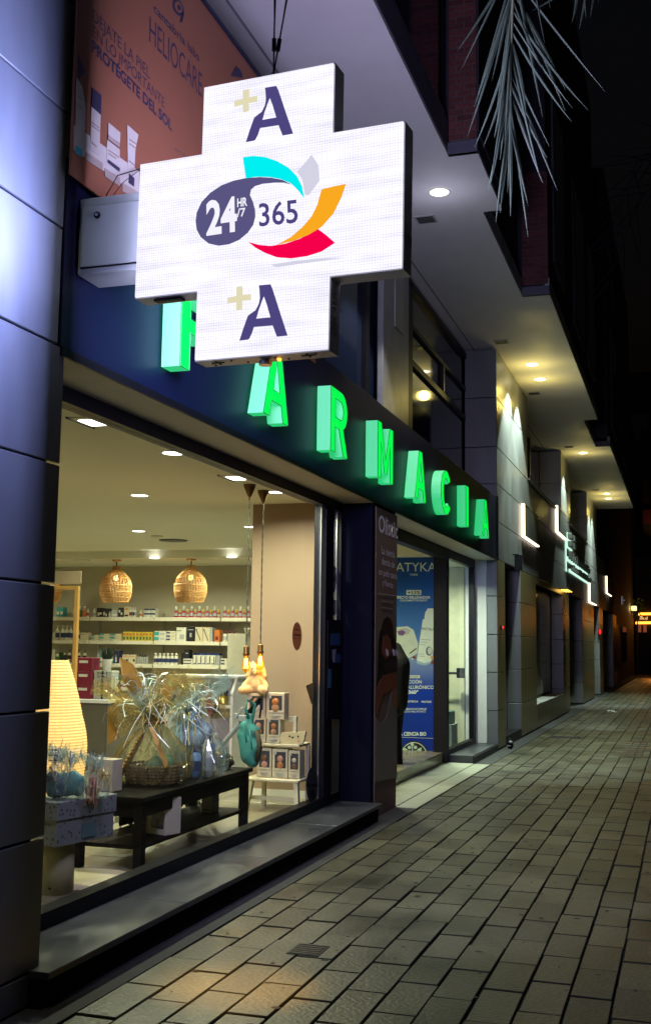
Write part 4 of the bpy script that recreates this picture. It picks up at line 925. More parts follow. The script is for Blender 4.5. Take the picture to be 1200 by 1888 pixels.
for i in range(5): carton(B(499+47*i), B(499+47*i+44), 18, 2, cW, ORD[i]+' white carton with black wand in the row before the blue box', 'row of wand cartons', ((.65, .85, .1, .9, cBk), (.1, .6, .1, .2, cNa)))
for i in range(2): carton(B(740+19*i), B(757+19*i), 18, 2, cSi, ('left', 'right')[i]+' thin grey carton at the end of the blue row', 'thin grey cartons')
for k in range(2): carton(B(786), B(896), 6.2, 2, cW, ('lower', 'upper')[k]+' white carton with navy tab at the right of the third shelf', 'white navy-tab cartons', ((.04, .4, .3, .7, cNa), (.7, .9, .3, .7, cCr)), zoff=k*.052)
for i, v in enumerate((915, 962)): bottle(B(v), B(v+42), 21, 2, cW, cDr, ('left', 'right')[i]+' white bottle with dark red cap at the right of the third shelf', 'red capped bottles, third shelf', lab_m=cNa)
# fourth shelf
D5 = lambda v: 140+v/7.5
carton(D5(572), D5(665), 21, 3, cGr, 'left dark green upright carton on the fourth shelf', 'dark green cartons', ((.1, .9, .1, .4, cBk),)); carton(D5(690), D5(780), 21, 3, cGr, 'right dark green upright carton on the fourth shelf', 'dark green cartons', ((.1, .9, .5, .9, cBk),))
carton(D5(640), D5(720), 12, 3, cW, 'white carton with brown base before the green cartons', None, ((0, 1, 0, .4, cDr),), y=YS+.01, dep=.04)
for i, (v, k) in enumerate(((872, 0), (936, 0), (872, 1), (936, 1))): carton(D5(v), D5(v+58), 8.6, 3, cCr, ('lower', 'upper')[k]+(' left', ' right')[i % 2]+' cream and red box of the little stack on the fourth shelf', 'cream and red boxes', ((.25, .75, .35, .7, cBk), (0, 1, 0, .25, cDr)), zoff=k*.072)
carton(D5(1000), D5(1050), 17, 3, cGr, 'narrow green carton beside the cream and red boxes')
for i, v in enumerate((1080, 1170, 1250)): bottle(D5(v), D5(v+75), 12, 3, cGr, cSi, ORD[i]+' of three squat green jars on the fourth shelf', 'green jars', lab_m=cW)
for i, v in enumerate((415, 425, 437)): bottle(v, v+8.5, 19, 3, cDr if i else cW, cW if i == 1 else cBk, ORD[i]+' dark bottle behind the white desk hutch', 'dark bottles behind the desk', lab_m=cOr)
t = thing('tall_cabinet', 'narrow greige cabinet against the back wall by the column', 'cabinet', (-6.38, 15.45, FZ))
m_gre = mat('greige', (.46, .43, .34), .6); MB().box(-.145, .145, 0, .24, 0, 1.55, .004).build('carcass', m_gre, t); MB().box(-.14, .14, -.012, -.001, .03, 1.53, .003).build('door', m_gre, t)
for i, v in enumerate((456, 466)):
    p = ony(v, 1166, 15.55); u = thing('white_cup', ('left', 'right')[i]+' white cup on the greige cabinet', 'cup', (p.x, 15.55, FZ+1.552), 0, 'white cups'); MB().lathe([(.035, 0), (.045, .07), (.05, .075)], 14).build('bowl', cW, u, True); MB().lathe([(.052, .07), (.048, .08)], 14).build('rim', cW, u, True)

# ------------------------------------------------------------------ wicker pendants
m_wick = mat('wicker', (.50, .27, .09), .6, var=.25, scale=30)
def pendant(x, y, lb):
    t = thing('wicker_pendant', lb, 'pendant lamp', (x, y, 2.755), 0, 'wicker pendant shades')
    MB().lathe([(.07, 0), (.07, -.02), (.02, -.03)], 16).build('ceiling_rose', mat('wood_rose', (.45, .28, .12), .6), t); MB().tube([(0, 0, -.02), (0, 0, -.16)], .008, 6).build('cord', m_black, t)
    prof = [(.055, -.10), (.06, -.15), (.13, -.20), (.20, -.28), (.235, -.38), (.235, -.48), (.215, -.56), (.185, -.625)]
    def rad(z):
        for (r0, z0), (r1, z1) in zip(prof, prof[1:]):
            if z1 <= z <= z0: return r0+(r1-r0)*(z0-z)/(z0-z1)
        return prof[-1][0]
    for r, z in prof[0:1]+prof[2:]:
        MB().tube([(r*math.cos(a*.2618), r*math.sin(a*.2618), z) for a in range(25)], .006, 5, False).build('hoop', m_wick, t)
    mb = MB()
    for k in range(64):
        a = k*2*math.pi/64; mb.tube([(r*math.cos(a+.02*math.sin(k*3+i)), r*math.sin(a+.02*math.sin(k*3+i)), z) for i, (r, z) in enumerate(prof)], .0052, 4, False)
    for k in range(22):
        z = -.13-.022*k; r = rad(z)*.985
        if k % 5 == 4: continue
        mb.tube([(r*math.cos(a*.3142), r*math.sin(a*.3142), z+.004*math.sin(a*2+k)) for a in range(21)], .0035, 4, False)
    tag(mb.build('weave', m_wick, t), kind='stuff')
    MB().ball((0, 0, -.27), .035, 1, 1, 1.2, 12).build('bulb', emit('pendant_bulb', (1, .62, .2), 8), t)
    l = lamp_point((0, 0, -.27), 5, (1, .62, .22), .04); l.parent = t
for px, lb in ((88, 'wicker pendant shade half hidden by the near pier'), (216, 'wicker pendant shade between the yellow stand and the middle'), (353, 'wicker pendant shade nearest the salmon column')):
    p = ony(px, 1031, 14.66); pendant(p.x, 14.66, lb)

# ------------------------------------------------------------------ bare filament bulbs on twisted cords
m_brass = mat('old_brass', (.20, .10, .035), .35, .8)
def bulb(x, y, zc_, lb):
    t = thing('filament_bulb', lb, 'bulb lamp', (x, y, 2.868), 0, 'hanging filament bulbs')
    MB().lathe([(.052, 0), (.050, -.02), (.016, -.10), (.008, -.105)], 18).build('ceiling_cup', m_brass, t, True)
    d = zc_-2.868
    for ph in (0, math.pi): MB().tube([(.004*math.cos(k*.9+ph), .004*math.sin(k*.9+ph), -.10+(d+.20)*k/60) for k in range(61)], .0035, 5).build('cord_strand', mat('cord_weave', (.10, .085, .06), .8, var=.5, scale=120), t)
    MB().lathe([(.01, d+.115), (.024, d+.10), (.024, d+.055), (.03, d+.05), (.03, d+.04), (.024, d+.035), (.02, d+.02)], 16).build('socket', m_brass, t, True)
    b = MB().lathe([(.016, d+.03), (.02, d+.01), (.036, d-.045), (.036, d-.065), (.026, d-.095), (.0001, d-.108)], 16, cap=False).build('glass_bulb', glassy('amber_glass', (1, .72, .30), 1.0, body=(1, .6, .2), bodyf=.02), t, True)
    for k in range(6):
        a = k*1.047; MB().tube([(.010*math.cos(a), .010*math.sin(a), d+.01), (.017*math.cos(a+.3), .017*math.sin(a+.3), d-.07)], .0028, 5).build('filament', emit('filament', (1, .50, .08), 30), b)
    l = lamp_point((0, 0, d-.04), 4, (1, .55, .16), .03); l.parent = t
bulb(-3.43, 8.52, 1.415, 'left filament bulb on a long twisted cord before the toy rabbit'); bulb(-3.45, 8.89, 1.43, 'right filament bulb on a long twisted cord beside the salmon column')

# ------------------------------------------------------------------ paper floor lamp, wooden stand
t = thing('paper_floor_lamp', 'tall glowing ribbed paper floor lamp behind the near pier', 'floor lamp', (-5.27, 8.6, FZ))
pr = []
for k in range(97):
    z = .04+1.2*k/96; u = k/96; r = .25+.06*math.sin(min(1, u/.6)*math.pi*.75)-.17*max(0, (u-.35)/.65)**1.7
    pr.append((r+.004*math.sin(k*math.pi), z)); pr[-1] = (r+(.004 if k % 2 else -.002), z)
MB().lathe(pr, 28, cap=False).build('paper_shade', mat('lamp_paper', (.55, .40, .20), .8, em=(1, .55, .13), es=.75, var=.02, scale=3), t)
MB().lathe([(.18, 0), (.18, .03), (.02, .035)], 20).build('base', m_black, t); MB().tube([(.03, -.25, 1.2), (.03, -.29, .7), (.03, -.26, .1)], .003, 4).build('seam', cCr, t)
t = thing('wooden_stand', 'yellow wooden frame stand with a card on top beside the pier', 'display stand', (-5.5, 9.3, FZ))
m_yw = mat('yellow_wood', (.42, .24, .06), .5, var=.15)
for x in (-.62, .02): MB().box(x-.02, x+.02, -.02, .02, 0, 1.93, .003).build('post', m_yw, t)
for z in (.3, 1.16, 1.91): MB().box(-.60, 0, -.018, .018, z-.018, z+.018, .003).build('rail', m_yw, t)
s = MB().box(-.60, .06, -.012, .0, 1.945, 2.07, .002).build('card', mat('kraft_card', (.32, .25, .15), .7), t)
text_at('h.', m_black, Vector((-.03, -.013, 1.97)), Vector((.035, -.013, 1.97)), Vector((-.03, -.013, 2.04)), t, .02)

# ------------------------------------------------------------------ counter, boxes, plant
t = thing('low_counter', 'low taupe counter with white top under the stacked boxes', 'counter', (-6.35, 11.0, FZ))
m_cnt = mat('counter_taupe', (.12, .11, .08), .6); MB().box(-.55, .30, 0, .5, 0, .73).build('carcass', m_cnt, t); MB().box(-.57, .32, -.02, .52, .731, .77, .004).build('top', m_white, t); MB().box(-.53, -.13, -.012, -.001, .05, .70, .003).build('door', m_cnt, t); MB().box(-.12, .28, -.012, -.001, .05, .70, .003).build('door', m_cnt, t)
m_bw = mat('gift_grey', (.52, .54, .48), .6)
for k in range(3):
    u = thing('gift_box', ('bottom', 'middle', 'top')[k]+' grey-white box of the stack with dark bows', 'gift box', (-6.19, 11.2, .911+.104*k), 0, 'stacked boxes with bows'); MB().box(-.11, .11, -.08, .08, 0, .074, .003).build('body', m_bw, u); MB().box(-.115, .115, -.085, .085, .075, .102, .003).build('lid', m_bw, u)
    MB().box(-.012, .012, -.088, -.0855, 0, .10).build('ribbon', m_black, u); b = MB()
    for s in (-1, 1): b.poly([Vector((0, -.09, .06)), Vector((s*.05, -.09, .085)), Vector((s*.05, -.09, .035))], (0, -.006, 0))
    b.build('bow', m_bw, u); MB().tube([(-.055, -.093, .088), (0, -.093, .062), (.055, -.093, .088), (.055, -.093, .032), (0, -.093, .058), (-.055, -.093, .032), (-.055, -.093, .088)], .004, 4).build('bow_edge', m_black, u)
for k in range(3):
    u = thing('crimson_box', ('bottom', 'middle', 'top')[k]+' crimson box of the stack beside the paper lamp', 'box', (-6.42, 11.16, .911+.152*k), 0, 'stacked crimson boxes'); MB().box(-.12, .11, -.08, .1, 0, .15, .003).build('body', C('crimson', (.22, .015, .04)), u); MB().box(-.05, .06, -.083, -.0805, .09, .12).build('label', cW, u)
u = thing('potted_plant', 'small dark grassy plant in a white pot on the stacked boxes', 'potted plant', (-6.19, 11.2, 1.224)); MB().lathe([(.045, 0), (.058, .12), (.06, .125), (.05, .12)], 18).build('pot', m_white, u, True)
mb = MB()
for k in range(160):
    a = random.uniform(0, 6.28); r = random.uniform(.03, .12); h = random.uniform(.05, .15); q = Vector((.035*math.cos(a), .035*math.sin(a), .115)); e = Vector((r*math.cos(a), r*math.sin(a), .115+h)); w = Vector((-math.sin(a), math.cos(a), 0))*.006
    mb.quad(q-w, q+w, e+w*.4, e-w*.4)
tag(mb.build('leaves', mat('dark_leaf', (.012, .03, .012), .6), u), kind='stuff')
# ------------------------------------------------------------------ white desk with hutch
t = thing('white_desk', 'white children desk with hutch behind the hampers', 'desk', (-5.0, 11.0, FZ))
for x in (-.36, .40):
    MB().poly([Vector((x, 0, 0)), Vector((x, 0, .88)), Vector((x, .12, 1.03)), Vector((x, .45, 1.03)), Vector((x, .45, 0))], (.03, 0, 0)).build('side_panel', m_white, t)
MB().box(-.33, .40, .43, .45, .0, 1.03).build('back_panel', m_white, t); MB().box(-.33, .40, .02, .43, .72, .75).build('shelf', m_white, t); MB().box(-.38, .45, .10, .46, 1.031, 1.06, .004).build('top', m_white, t)
MB().poly([Vector((-.33, .30, .751)), Vector((.2, .30, .751)), Vector((.2, .30, .90)), Vector((.05, .30, .88)), Vector((-.10, .30, .78)), Vector((-.33, .30, .77))], (0, .02, 0)).build('curved_divider', m_white, t)
MB().box(.0, .40, .40, .428, .02, .70).build('lilac_card', mat('lilac_card', (.45, .42, .50), .6), t)
u = thing('pen_cup', 'gold cup full of pens on the white desk', 'cup', (-4.73, 11.12, FZ+.751)); MB().lathe([(.052, 0), (.054, .10), (.05, .10), (.048, .01), (.0001, .01)], 20, cap=False).build('cup', mat('brushed_gold', (.62, .47, .14), .3, .9), u, True)
for k in range(7):
    a = k*.9; MB().tube([(.02*math.cos(a), .02*math.sin(a), .012), (.05*math.cos(a), .035*math.sin(a), .15+.012*(k % 3))], .006, 6).build('pen', (m_black, m_black, cTe, m_black, cOr)[k % 5], u)
u = thing('dark_leaves', 'bunch of dark green leaves lying in the desk hutch', 'foliage', (-5.0, 11.15, FZ+.9)); 
for k in range(9):
    a = random.uniform(-.5, .5); L_ = random.uniform(.15, .28); q = Vector((-.15+.03*k, .02*math.sin(k), .0)); mbb = MB(); mbb.poly([q, q+Vector((L_*.5, -.03, .05+.05*a)), q+Vector((L_, 0, .02+.1*a)), q+Vector((L_*.5, .03, .0))], (0, .004, .002)); mbb.build('leaf', mat('dark_leaf', (.012, .03, .012), .6), u)

# ------------------------------------------------------------------ display table
m_tbl = mat('dark_walnut', (.005, .004, .0035), .6, var=.3, scale=6, spec=.12)
TX0, TX1, TY0, TY1, TZ = -3.68, -3.20, 6.30, 8.06, .60
t = thing('display_table', 'long dark wooden bench table inside the shop window', 'table', (0, 0, 0))
MB().box(TX0-.02, TX1+.02, TY0-.03, TY1+.03, TZ-.03, TZ, .005).build('table_top', m_tbl, t)
for x in (TX0+.03, TX1-.03): MB().box(x-.012, x+.012, TY0+.05, TY1-.05, TZ-.13, TZ-.031).build('apron', m_tbl, t)
for y in (TY0+.03, TY1-.03): MB().box(TX0+.05, TX1-.05, y-.012, y+.012, TZ-.13, TZ-.031).build('apron', m_tbl, t)
for x in (TX0+.03, TX1-.03):
    for y in (TY0+.03, TY1-.03): MB().box(x-.03, x+.03, y-.03, y+.03, FZ+.006, TZ-.031, .004).build('leg', m_tbl, t)
MB().box(TX0+.02, TX1-.02, TY0+.03, TY1-.03, .275, .30, .003).build('lower_shelf', m_tbl, t)
for y in (6.9, 7.45): MB().box(TX0+.0, TX0+.02, y, y+.42, .31, TZ-.14).build('back_slat', m_tbl, t)
m_pkw = C('pearl', (.62, .57, .42)); m_salm = C('salmon', (.55, .24, .18)); m_win = mat('box_window', (.06, .06, .07), .15)
u = thing('toy_box', 'white and salmon toy box with a dark window under the table', 'toy box', (-3.36, 6.75, .301), -.35); MB().box(-.10, .13, 0, .14, 0, .235, .003).build('carton', m_pkw, u); MB().box(-.10, -.035, -.004, -.0005, .005, .23).build('salmon_end', m_salm, u)
MB().box(.0, .115, -.004, -.0005, .04, .20, .002).build('window', m_win, u); MB().ball((.06, .01, .09), .035, 1, .5, .8, 10).build('doll', C('doll_pink', (.5, .25, .2)), u); MB().box(-.09, -.045, -.006, -.0045, .10, .105).box(-.09, -.05, -.006, -.0045, .12, .125).build('small_print', cW, u)
u = thing('white_slim_box', 'tall slim white box under the right end of the table', 'box', (-3.40, 7.72, .301), -.2); MB().box(-.045, .045, 0, .10, 0, .235, .003).build('carton', cW, u); MB().box(-.035, .035, -.003, -.0005, .015, .022).build('small_print', m_plq, u); MB().lathe([(.03, 0), (.03, .004)], 12).build('sticker', cSi, u, mx=Matrix.Translation((.047, .05, .10)) @ Matrix.Rotation(math.pi/2, 4, 'Y'))
# ------------------------------------------------------------------ cellophane
m_cel = glassy('cellophane', (.98, .94, .80), 4.0, .06, body=(.85, .70, .38), bodyf=.07)
m_celc = glassy('cellophane_cool', (.95, .98, .98), 4.5, .06, body=(.70, .86, .88), bodyf=.09)
m_celd = glassy('cellophane_spotted', (.80, .78, .66), 2.0, .08, body=(.62, .50, .26), bodyf=.20, spots=True)
m_gold = mat('gold_paper', (.62, .33, .07), .45, .1, var=.15); m_foil = mat('silver_foil', (.75, .72, .62), .12, 1.0, var=.05)
def cello(root, m, rb, h0, hn, rn, ht, rt, seed, n=38, lean=(0, 0), name='cellophane_wrap', sx=1.):
    """sheet gathered at a neck: pleated skirt round the goods, spiky fan above"""
    r = random.Random(seed); mb = MB(); rings = []
    levels = [(rb*.85, h0), (rb*1.0, h0+(hn-h0)*.14), (rb*1.06, h0+(hn-h0)*.3), (rb*1.0, h0+(hn-h0)*.48), (rb*.82, h0+(hn-h0)*.66), (rb*.5, h0+(hn-h0)*.84), (rn, hn),
              (rn*1.9, hn+(ht-hn)*.14), (rt*.42, hn+(ht-hn)*.34), (rt*.62, hn+(ht-hn)*.52), (rt*.8, hn+(ht-hn)*.72), (rt*.95, hn+(ht-hn)*.88), (rt, ht)]
    k1, k2 = r.uniform(0, 6), r.uniform(0, 6)
    for i, (rad, z) in enumerate(levels):
        ring = []; up = i > 6; f = (i-6)/6 if up else 0
        for k in range(n):
            a = 2*math.pi*k/n+r.uniform(-.05, .05)*(1+f)
            w = .62+.38*math.sin(3*a+k1)*math.sin(2*a+k2) if up else 1          # a few big flaps, not an even fan
            pl_ = 1+(.06+.16*f)*(1 if k % 2 else -1)+r.uniform(-.06, .06)*(1+2*f)
            zz_ = z+(-(1-w)*f*(ht-hn)*.55+f*r.uniform(-.05, .05)*1.2 if up else r.uniform(-.010, .010))
            ring.append(mb.b.verts.new((rad*pl_*(.55+.45*w)*math.cos(a)*sx+lean[0]*f, rad*pl_*(.55+.45*w)*math.sin(a)+lean[1]*f, zz_)))
        rings.append(ring)
    for i, (a, b) in enumerate(zip(rings, rings[1:])):
        for k in range(n):
            if i >= 10 and (k*7+seed) % 4 == 0: continue
            if (k+i) % 2: mb.b.faces.new((a[k], a[(k+1) % n], b[(k+1) % n])); mb.b.faces.new((a[k], b[(k+1) % n], b[k]))
            else: mb.b.faces.new((a[k], a[(k+1) % n], b[k])); mb.b.faces.new((a[(k+1) % n], b[(k+1) % n], b[k]))
    return tag(mb.build(name, m, root), kind='stuff')
def shreds(root, m, c, n, r0, r1, z0, z1, seed, w=.004, name='ribbon_strips', flat_=False):
    r = random.Random(seed); mb = MB()
    for k in range(n):
        a = r.uniform(0, 6.28); e = r.uniform(r0, r1); p0 = Vector(c); dz = r.uniform(z0, z1); cv = r.uniform(-1.6, 1.6); pr_ = None; N = 6
        for i in range(N+1):
            u = i/N; aa = a+cv*u*u; q = p0+Vector((e*u*math.cos(aa), e*u*math.sin(aa), dz*u+.08*math.sin(u*math.pi)-.05*u*u))
            sd = Vector((-math.sin(aa), math.cos(aa), math.sin(u*5+k))).normalized()*w*(1-.5*u)
            v = (mb.b.verts.new(q-sd), mb.b.verts.new(q+sd))
            if pr_: mb.b.faces.new((pr_[0], pr_[1], v[1], v[0]))
            pr_ = v
    return tag(mb.build(name, m, root), kind='stuff')
m_shine = mat('ribbon_straw', (.78, .60, .24), .25, .2, var=.1); m_shw = mat('ribbon_white_glint', (.75, .78, .75), .2, .2, var=.05)  # white ribbon strips also put in as bright glints of the cellophane
# golden hamper
m_straw = mat('seagrass', (.30, .21, .10), .8, var=.35, scale=60)
h = thing('golden_hamper', 'straw basket hamper in golden spotted cellophane on the dark table', 'hamper', (-3.45, 6.92, TZ+.002))
def coil(z, rx, ry, m=m_straw, r=.012, nm='coil', root=h):
    mb = MB(); n = 40
    for k in range(n): a = k*2*math.pi/n; mb.ball((rx*math.cos(a), ry*math.sin(a), z), r, 1, 1, .8, 6)
    return tag(mb.build(nm, m, root), kind='stuff')
for k in range(6): coil(.012+.018*k, .135+.006*k, .125+.006*k)
MB().lathe([(.0001, .004), (.13, .004)], 24, cap=False).build('basket_floor', m_straw, h)
lid = MB(); 
for j in range(9): 
    rr = .015+.016*j
    for k in range(max(6, j*5)): a = k*2*math.pi/max(6, j*5); lid.ball((rr*math.cos(a), rr*math.sin(a), 0), .009, 1, 1, .7, 6)
tag(lid.build('basket_lid', m_gold, h, mx=Matrix.Translation((-.10, -.06, .16)) @ Matrix.Rotation(math.radians(-62), 4, 'Y') @ Matrix.Rotation(.3, 4, 'X')), kind='stuff')
blob('green_cloth', [((.04, -.02, .10), .06, (.10, 0, .11), .04), ((0, .04, .10), .05, (.06, .05, .12), .04), ((.08, -.06, .10), .04, (.02, -.08, .10), .035)], mat('green_cloth', (.10, .22, .16), .8), h, .014)
cello(h, m_cel, .20, .0, .34, .035, .62, .31, 11, lean=(-.10, 0)); cello(h, m_celc, .17, .0, .35, .03, .56, .20, 12, lean=(.04, 0), name='inner_wrap'); 
def shard(root, pts, m, nm='paper_leaf'): return MB().poly([Vector(p) for p in pts], (.001, -.002, .001)).build(nm, m, root)
shard(h, [(-.22, -.02, .70), (-.13, -.02, .66), (-.06, -.02, .52), (-.03, 0, .36), (-.19, -.03, .56)], m_gold); shard(h, [(-.20, -.06, .60), (-.10, -.04, .58), (-.03, -.02, .40), (-.02, -.01, .34)], m_celd); shard(h, [(-.30, .0, .36), (-.22, -.04, .46), (-.04, -.02, .36), (-.20, .0, .24)], m_celd); shard(h, [(-.31, .02, .40), (-.25, .02, .44), (-.23, .02, .24), (-.30, .02, .20)], m_gold)
shard(h, [(.05, .0, .56), (.12, .02, .52), (.06, .02, .42), (.01, 0, .34)], m_gold); shard(h, [(.03, -.12, .32), (.14, -.13, .10), (.155, -.12, .12), (.05, -.11, .32)], m_gold)
shard(h, [(-.05, .05, .64), (.16, .06, .62), (.20, .06, .48), (.0, .05, .40)], m_celd)
shreds(h, m_shine, (-.0, -.03, .34), 54, .06, .20, -.22, .22, 4); shreds(h, m_shw, (-.0, -.03, .36), 34, .08, .26, -.1, .30, 5, .003)
MB().tube([(-.03, -.05, .335), (.05, -.07, .34), (.11, -.06, .345)], .008, 6).build('twine_bow', mat('twine', (.25, .12, .04), .7), h)
h.scale = (1.2, 1.2, 1.2)
# blue bottle hamper
h2 = thing('blue_hamper', 'hamper of blue bottles in clear cellophane with a blue bow on the dark table', 'hamper', (-3.42, 7.46, TZ+.002))
m_lb = mat('lotion_blue', (.20, .38, .62), .35, var=.1)
for i, (x, y, hh, r) in enumerate(((.00, -.10, .17, .028), (.07, -.08, .17, .028), (.13, -.04, .20, .026), (-.07, -.06, .20, .03), (.03, .03, .24, .03), (.10, .05, .23, .028), (-.04, .06, .26, .032))):
    b_ = MB().lathe([(r, .0), (r, hh*.75), (r*.5, hh*.84)], 14, (x, y, 0)).build('bottle', (m_lb, m_lb, cW, cTe)[i % 4 if i != 2 else 2], h2, True); MB().lathe([(r*.55, hh*.84), (r*.5, hh)], 12, (x, y, 0)).build('cap', (cW, cNa)[i % 2], b_, True); MB().lathe([(r*1.02, hh*.2), (r*1.02, hh*.55)], 14, (x, y, 0), cap=False).build('label_band', (cW, cNa, cSi)[i % 3], b_)
MB().box(-.13, -.05, -.12, -.08, 0, .13, .003).build('teal_carton', cTe, h2)
blob('plush_toy', [((-.10, .02, .30), .045, (-.08, .02, .34), .04), ((-.02, .04, .34), .05, (-.02, .04, .37), .04), ((-.12, .0, .24), .05, (-.04, .0, .25), .05)], mat('grey_plush', (.48, .52, .56), .95, bump=.4, scale=60), h2, .014)
cello(h2, m_celc, .20, .0, .33, .035, .60, .24, 23, lean=(.0, 0)); shard(h2, [(.03, -.02, .55), (.09, -.02, .56), (.11, 0, .40), (.05, 0, .33)], m_cel); shard(h2, [(.09, 0, .44), (.20, .0, .42), (.24, .0, .34), (.12, 0, .33)], m_celd); shard(h2, [(.08, -.01, .52), (.12, -.01, .5), (.13, 0, .36), (.10, 0, .34)], C('coral', (.6, .25, .16)))
shreds(h2, m_shw, (.02, -.05, .34), 60, .06, .18, -.22, .18, 8, .003); shreds(h2, mat('ribbon_blue', (.25, .5, .72), .3), (.02, -.06, .33), 22, .05, .13, -.10, .05, 9, .006); shreds(h2, m_shine, (.02, -.05, .34), 24, .10, .22, -.18, .2, 19)
MB().tube([(.10, .02, .36), (.15, .03, .40)], .022, 8).build('wooden_brush', mat('brush_wood', (.30, .11, .03), .4), h2)
blob('white_blanket', [((-.12, -.02, .12), .06, (-.06, -.06, .20), .06), ((-.02, -.08, .22), .05, (.06, -.06, .22), .055), ((.08, .0, .26), .05, (.0, .02, .30), .05)], mat('icy_cloth', (.42, .56, .60), .9, bump=.3, scale=30), h2, .013)
shreds(h2, mat('ribbon_ice', (.70, .82, .85), .2, .2), (.02, -.05, .34), 40, .08, .24, -.10, .26, 77, .006)
shreds(h, mat('ribbon_ice', (.70, .82, .85), .2, .2), (-.04, -.05, .38), 26, .10, .26, .0, .28, 78, .005)
h2.scale = (1.28, 1.28, 1.22)
u = thing('foil_bundle', 'crumpled silver foil bundle at the right end of the table', 'bundle', (-3.40, 7.93, TZ+.002)); mb = MB(); mb.ball((0, 0, .05), .12, 1, .8, .55, 18); r = random.Random(3)
for v in mb.b.verts: v.co *= 1+r.uniform(-.16, .12)
tag(mb.build('foil', m_foil, u), kind='stuff'); shreds(u, m_shine, (-.05, -.05, .09), 24, .05, .12, -.05, .06, 30)
u = thing('price_card', 'wooden framed price card leaning on the front edge of the table', 'card', (-3.24, 7.50, TZ+.002), -.3); MX = Matrix.Rotation(-.35, 4, 'Y') @ Matrix.Rotation(-.25, 4, 'X')
MB().box(-.03, .03, -.006, .006, 0, .155, .002).build('frame', mat('oak', (.35, .19, .06), .5), u, mx=MX); MB().box(-.024, .024, -.009, -.0065, .03, .14).build('card', cCr, u, mx=MX); MB().box(-.015, .015, -.011, -.0095, .09, .095).box(-.015, .01, -.011, -.0095, .10, .105).box(-.015, .012, -.011, -.0095, .07, .075).build('small_print', m_plq, u, mx=MX)
u = thing('breast_pump_box', 'pale peach box with printed circle at the near end of the table', 'box', (-3.56, 6.42, TZ+.002), -.12); MB().box(-.10, .0, 0, .11, 0, .20, .003).build('carton', C('peach', (.62, .47, .36)), u); MB().box(.001, .085, .0, .11, 0, .20, .003).build('carton_side', C('peach_pale', (.56, .49, .36)), u)
MB().lathe([(.036, 0), (.036, .002)], 20).build('printed_circle', C('taupe', (.34, .27, .22)), u, mx=Matrix.Translation((-.055, -.001, .09)) @ Matrix.Rotation(math.pi/2, 4, 'X')); MB().lathe([(.022, 0), (.022, .002)], 18).build('printed_circle', C('peach', (.62, .47, .36)), u, mx=Matrix.Translation((-.055, -.003, .09)) @ Matrix.Rotation(math.pi/2, 4, 'X')); MB().lathe([(.012, 0), (.012, .002)], 12).build('printed_sun', cOr, u, mx=Matrix.Translation((-.075, -.001, .165)) @ Matrix.Rotation(math.pi/2, 4, 'X'))
text_at('nonabox', cW, Vector((-.055, -.002, .155)), Vector((-.008, -.002, .158)), Vector((-.055, -.002, .172)), u); MB().box(.02, .07, -.003, -.001, .10, .106).box(.02, .06, -.003, -.001, .12, .126).box(.03, .06, -.003, -.001, .06, .085).build('small_print', m_plq, u)

# ------------------------------------------------------------------ patterned box on a pedestal at the near end
t = thing('pedestal', 'plain cream cylinder pedestal near the pier', 'pedestal', (-3.40, 5.66, FZ+.006)); m_ped = mat('pedestal_cream', (.42, .38, .22), .6); MB().lathe([(.098, 0), (.098, .27)], 26).build('drum', m_ped, t, True); MB().lathe([(.105, .2705), (.105, .276)], 26).build('plate', m_ped, t); MB().lathe([(.008, 0), (.006, .004)], 10).build('knob', m_black, t, mx=Matrix.Translation((.02, -.097, .04)) @ Matrix.Rotation(math.pi/2, 4, 'X'))
u = thing('round_mat', 'pale round mat on the shop floor beside the pedestal', 'mat', (-3.42, 6.0, FZ+.007)); MB().lathe([(.30, 0), (.30, .008), (.27, .012), (.0001, .012)], 30).build('pad', mat('pale_felt', (.60, .52, .36), .9), u); MB().lathe([(.302, .001), (.31, .006), (.302, .009)], 30, cap=False).build('rim', cCr, u)
P0 = ony(107, 1480, 5.45); P1 = onz(215, 1463, P0.z); dv = Vector((P1.x-P0.x, P1.y-P0.y, 0)); wd = dv.length
BX = thing('patterned_box', 'blue-grey speckled gift box with lid on the pedestal', 'gift box', (P0.x, P0.y, FZ+.29), math.atan2(dv.y, dv.x))
def speck():
    m = mat('speckled_paper', (.15, .17, .165), .7, var=.1); n = m.node_tree.nodes; l = m.node_tree.links; p = n['Principled BSDF']; vo = n.new('ShaderNodeTexVoronoi'); vo.inputs['Scale'].default_value = 34; tc = n.new('ShaderNodeTexCoord'); l.new(tc.outputs['Object'], vo.inputs['Vector'])
    rp = n.new('ShaderNodeValToRGB'); e = rp.color_ramp.elements; e[0].position = .22; e[0].color = (.05, .055, .05, 1); e[1].position = .30; e[1].color = (.19, .21, .20, 1); l.new(vo.outputs['Distance'], rp.inputs[0]); l.new(rp.outputs[0], p.inputs['Base Color']); return m
m_spk = speck(); hz = P0.z-(FZ+.29)
MB().box(.006, wd-.006, .006, .24, 0, hz*.62, .004).build('body', m_spk, BX); MB().box(-.004, wd+.004, -.004, .25, hz*.58, hz, .004).build('lid', m_spk, BX); MB().box(wd*.42, wd*.66, -.0015, .005, hz*.10, hz*.42).build('label', mat('label_teal', (.10, .17, .17), .6), BX)
zt = FZ+.29+hz+.002
def bundle(px, py_, y, lb, mcore, mw, r, h_, seed, cc):
    p = ony(px, py_, y); u = thing('gift_bundle', lb, 'gift bundle', (p.x, y, zt), 0, None)
    blob('goods', cc, mcore, u, .012); cello(u, mw, r, .0, h_*.62, .014, h_, r*.9, seed, 26); shreds(u, m_shw, (0, 0, h_*.6), 26, .03, .10, -.04, .09, seed+1, .003); return u
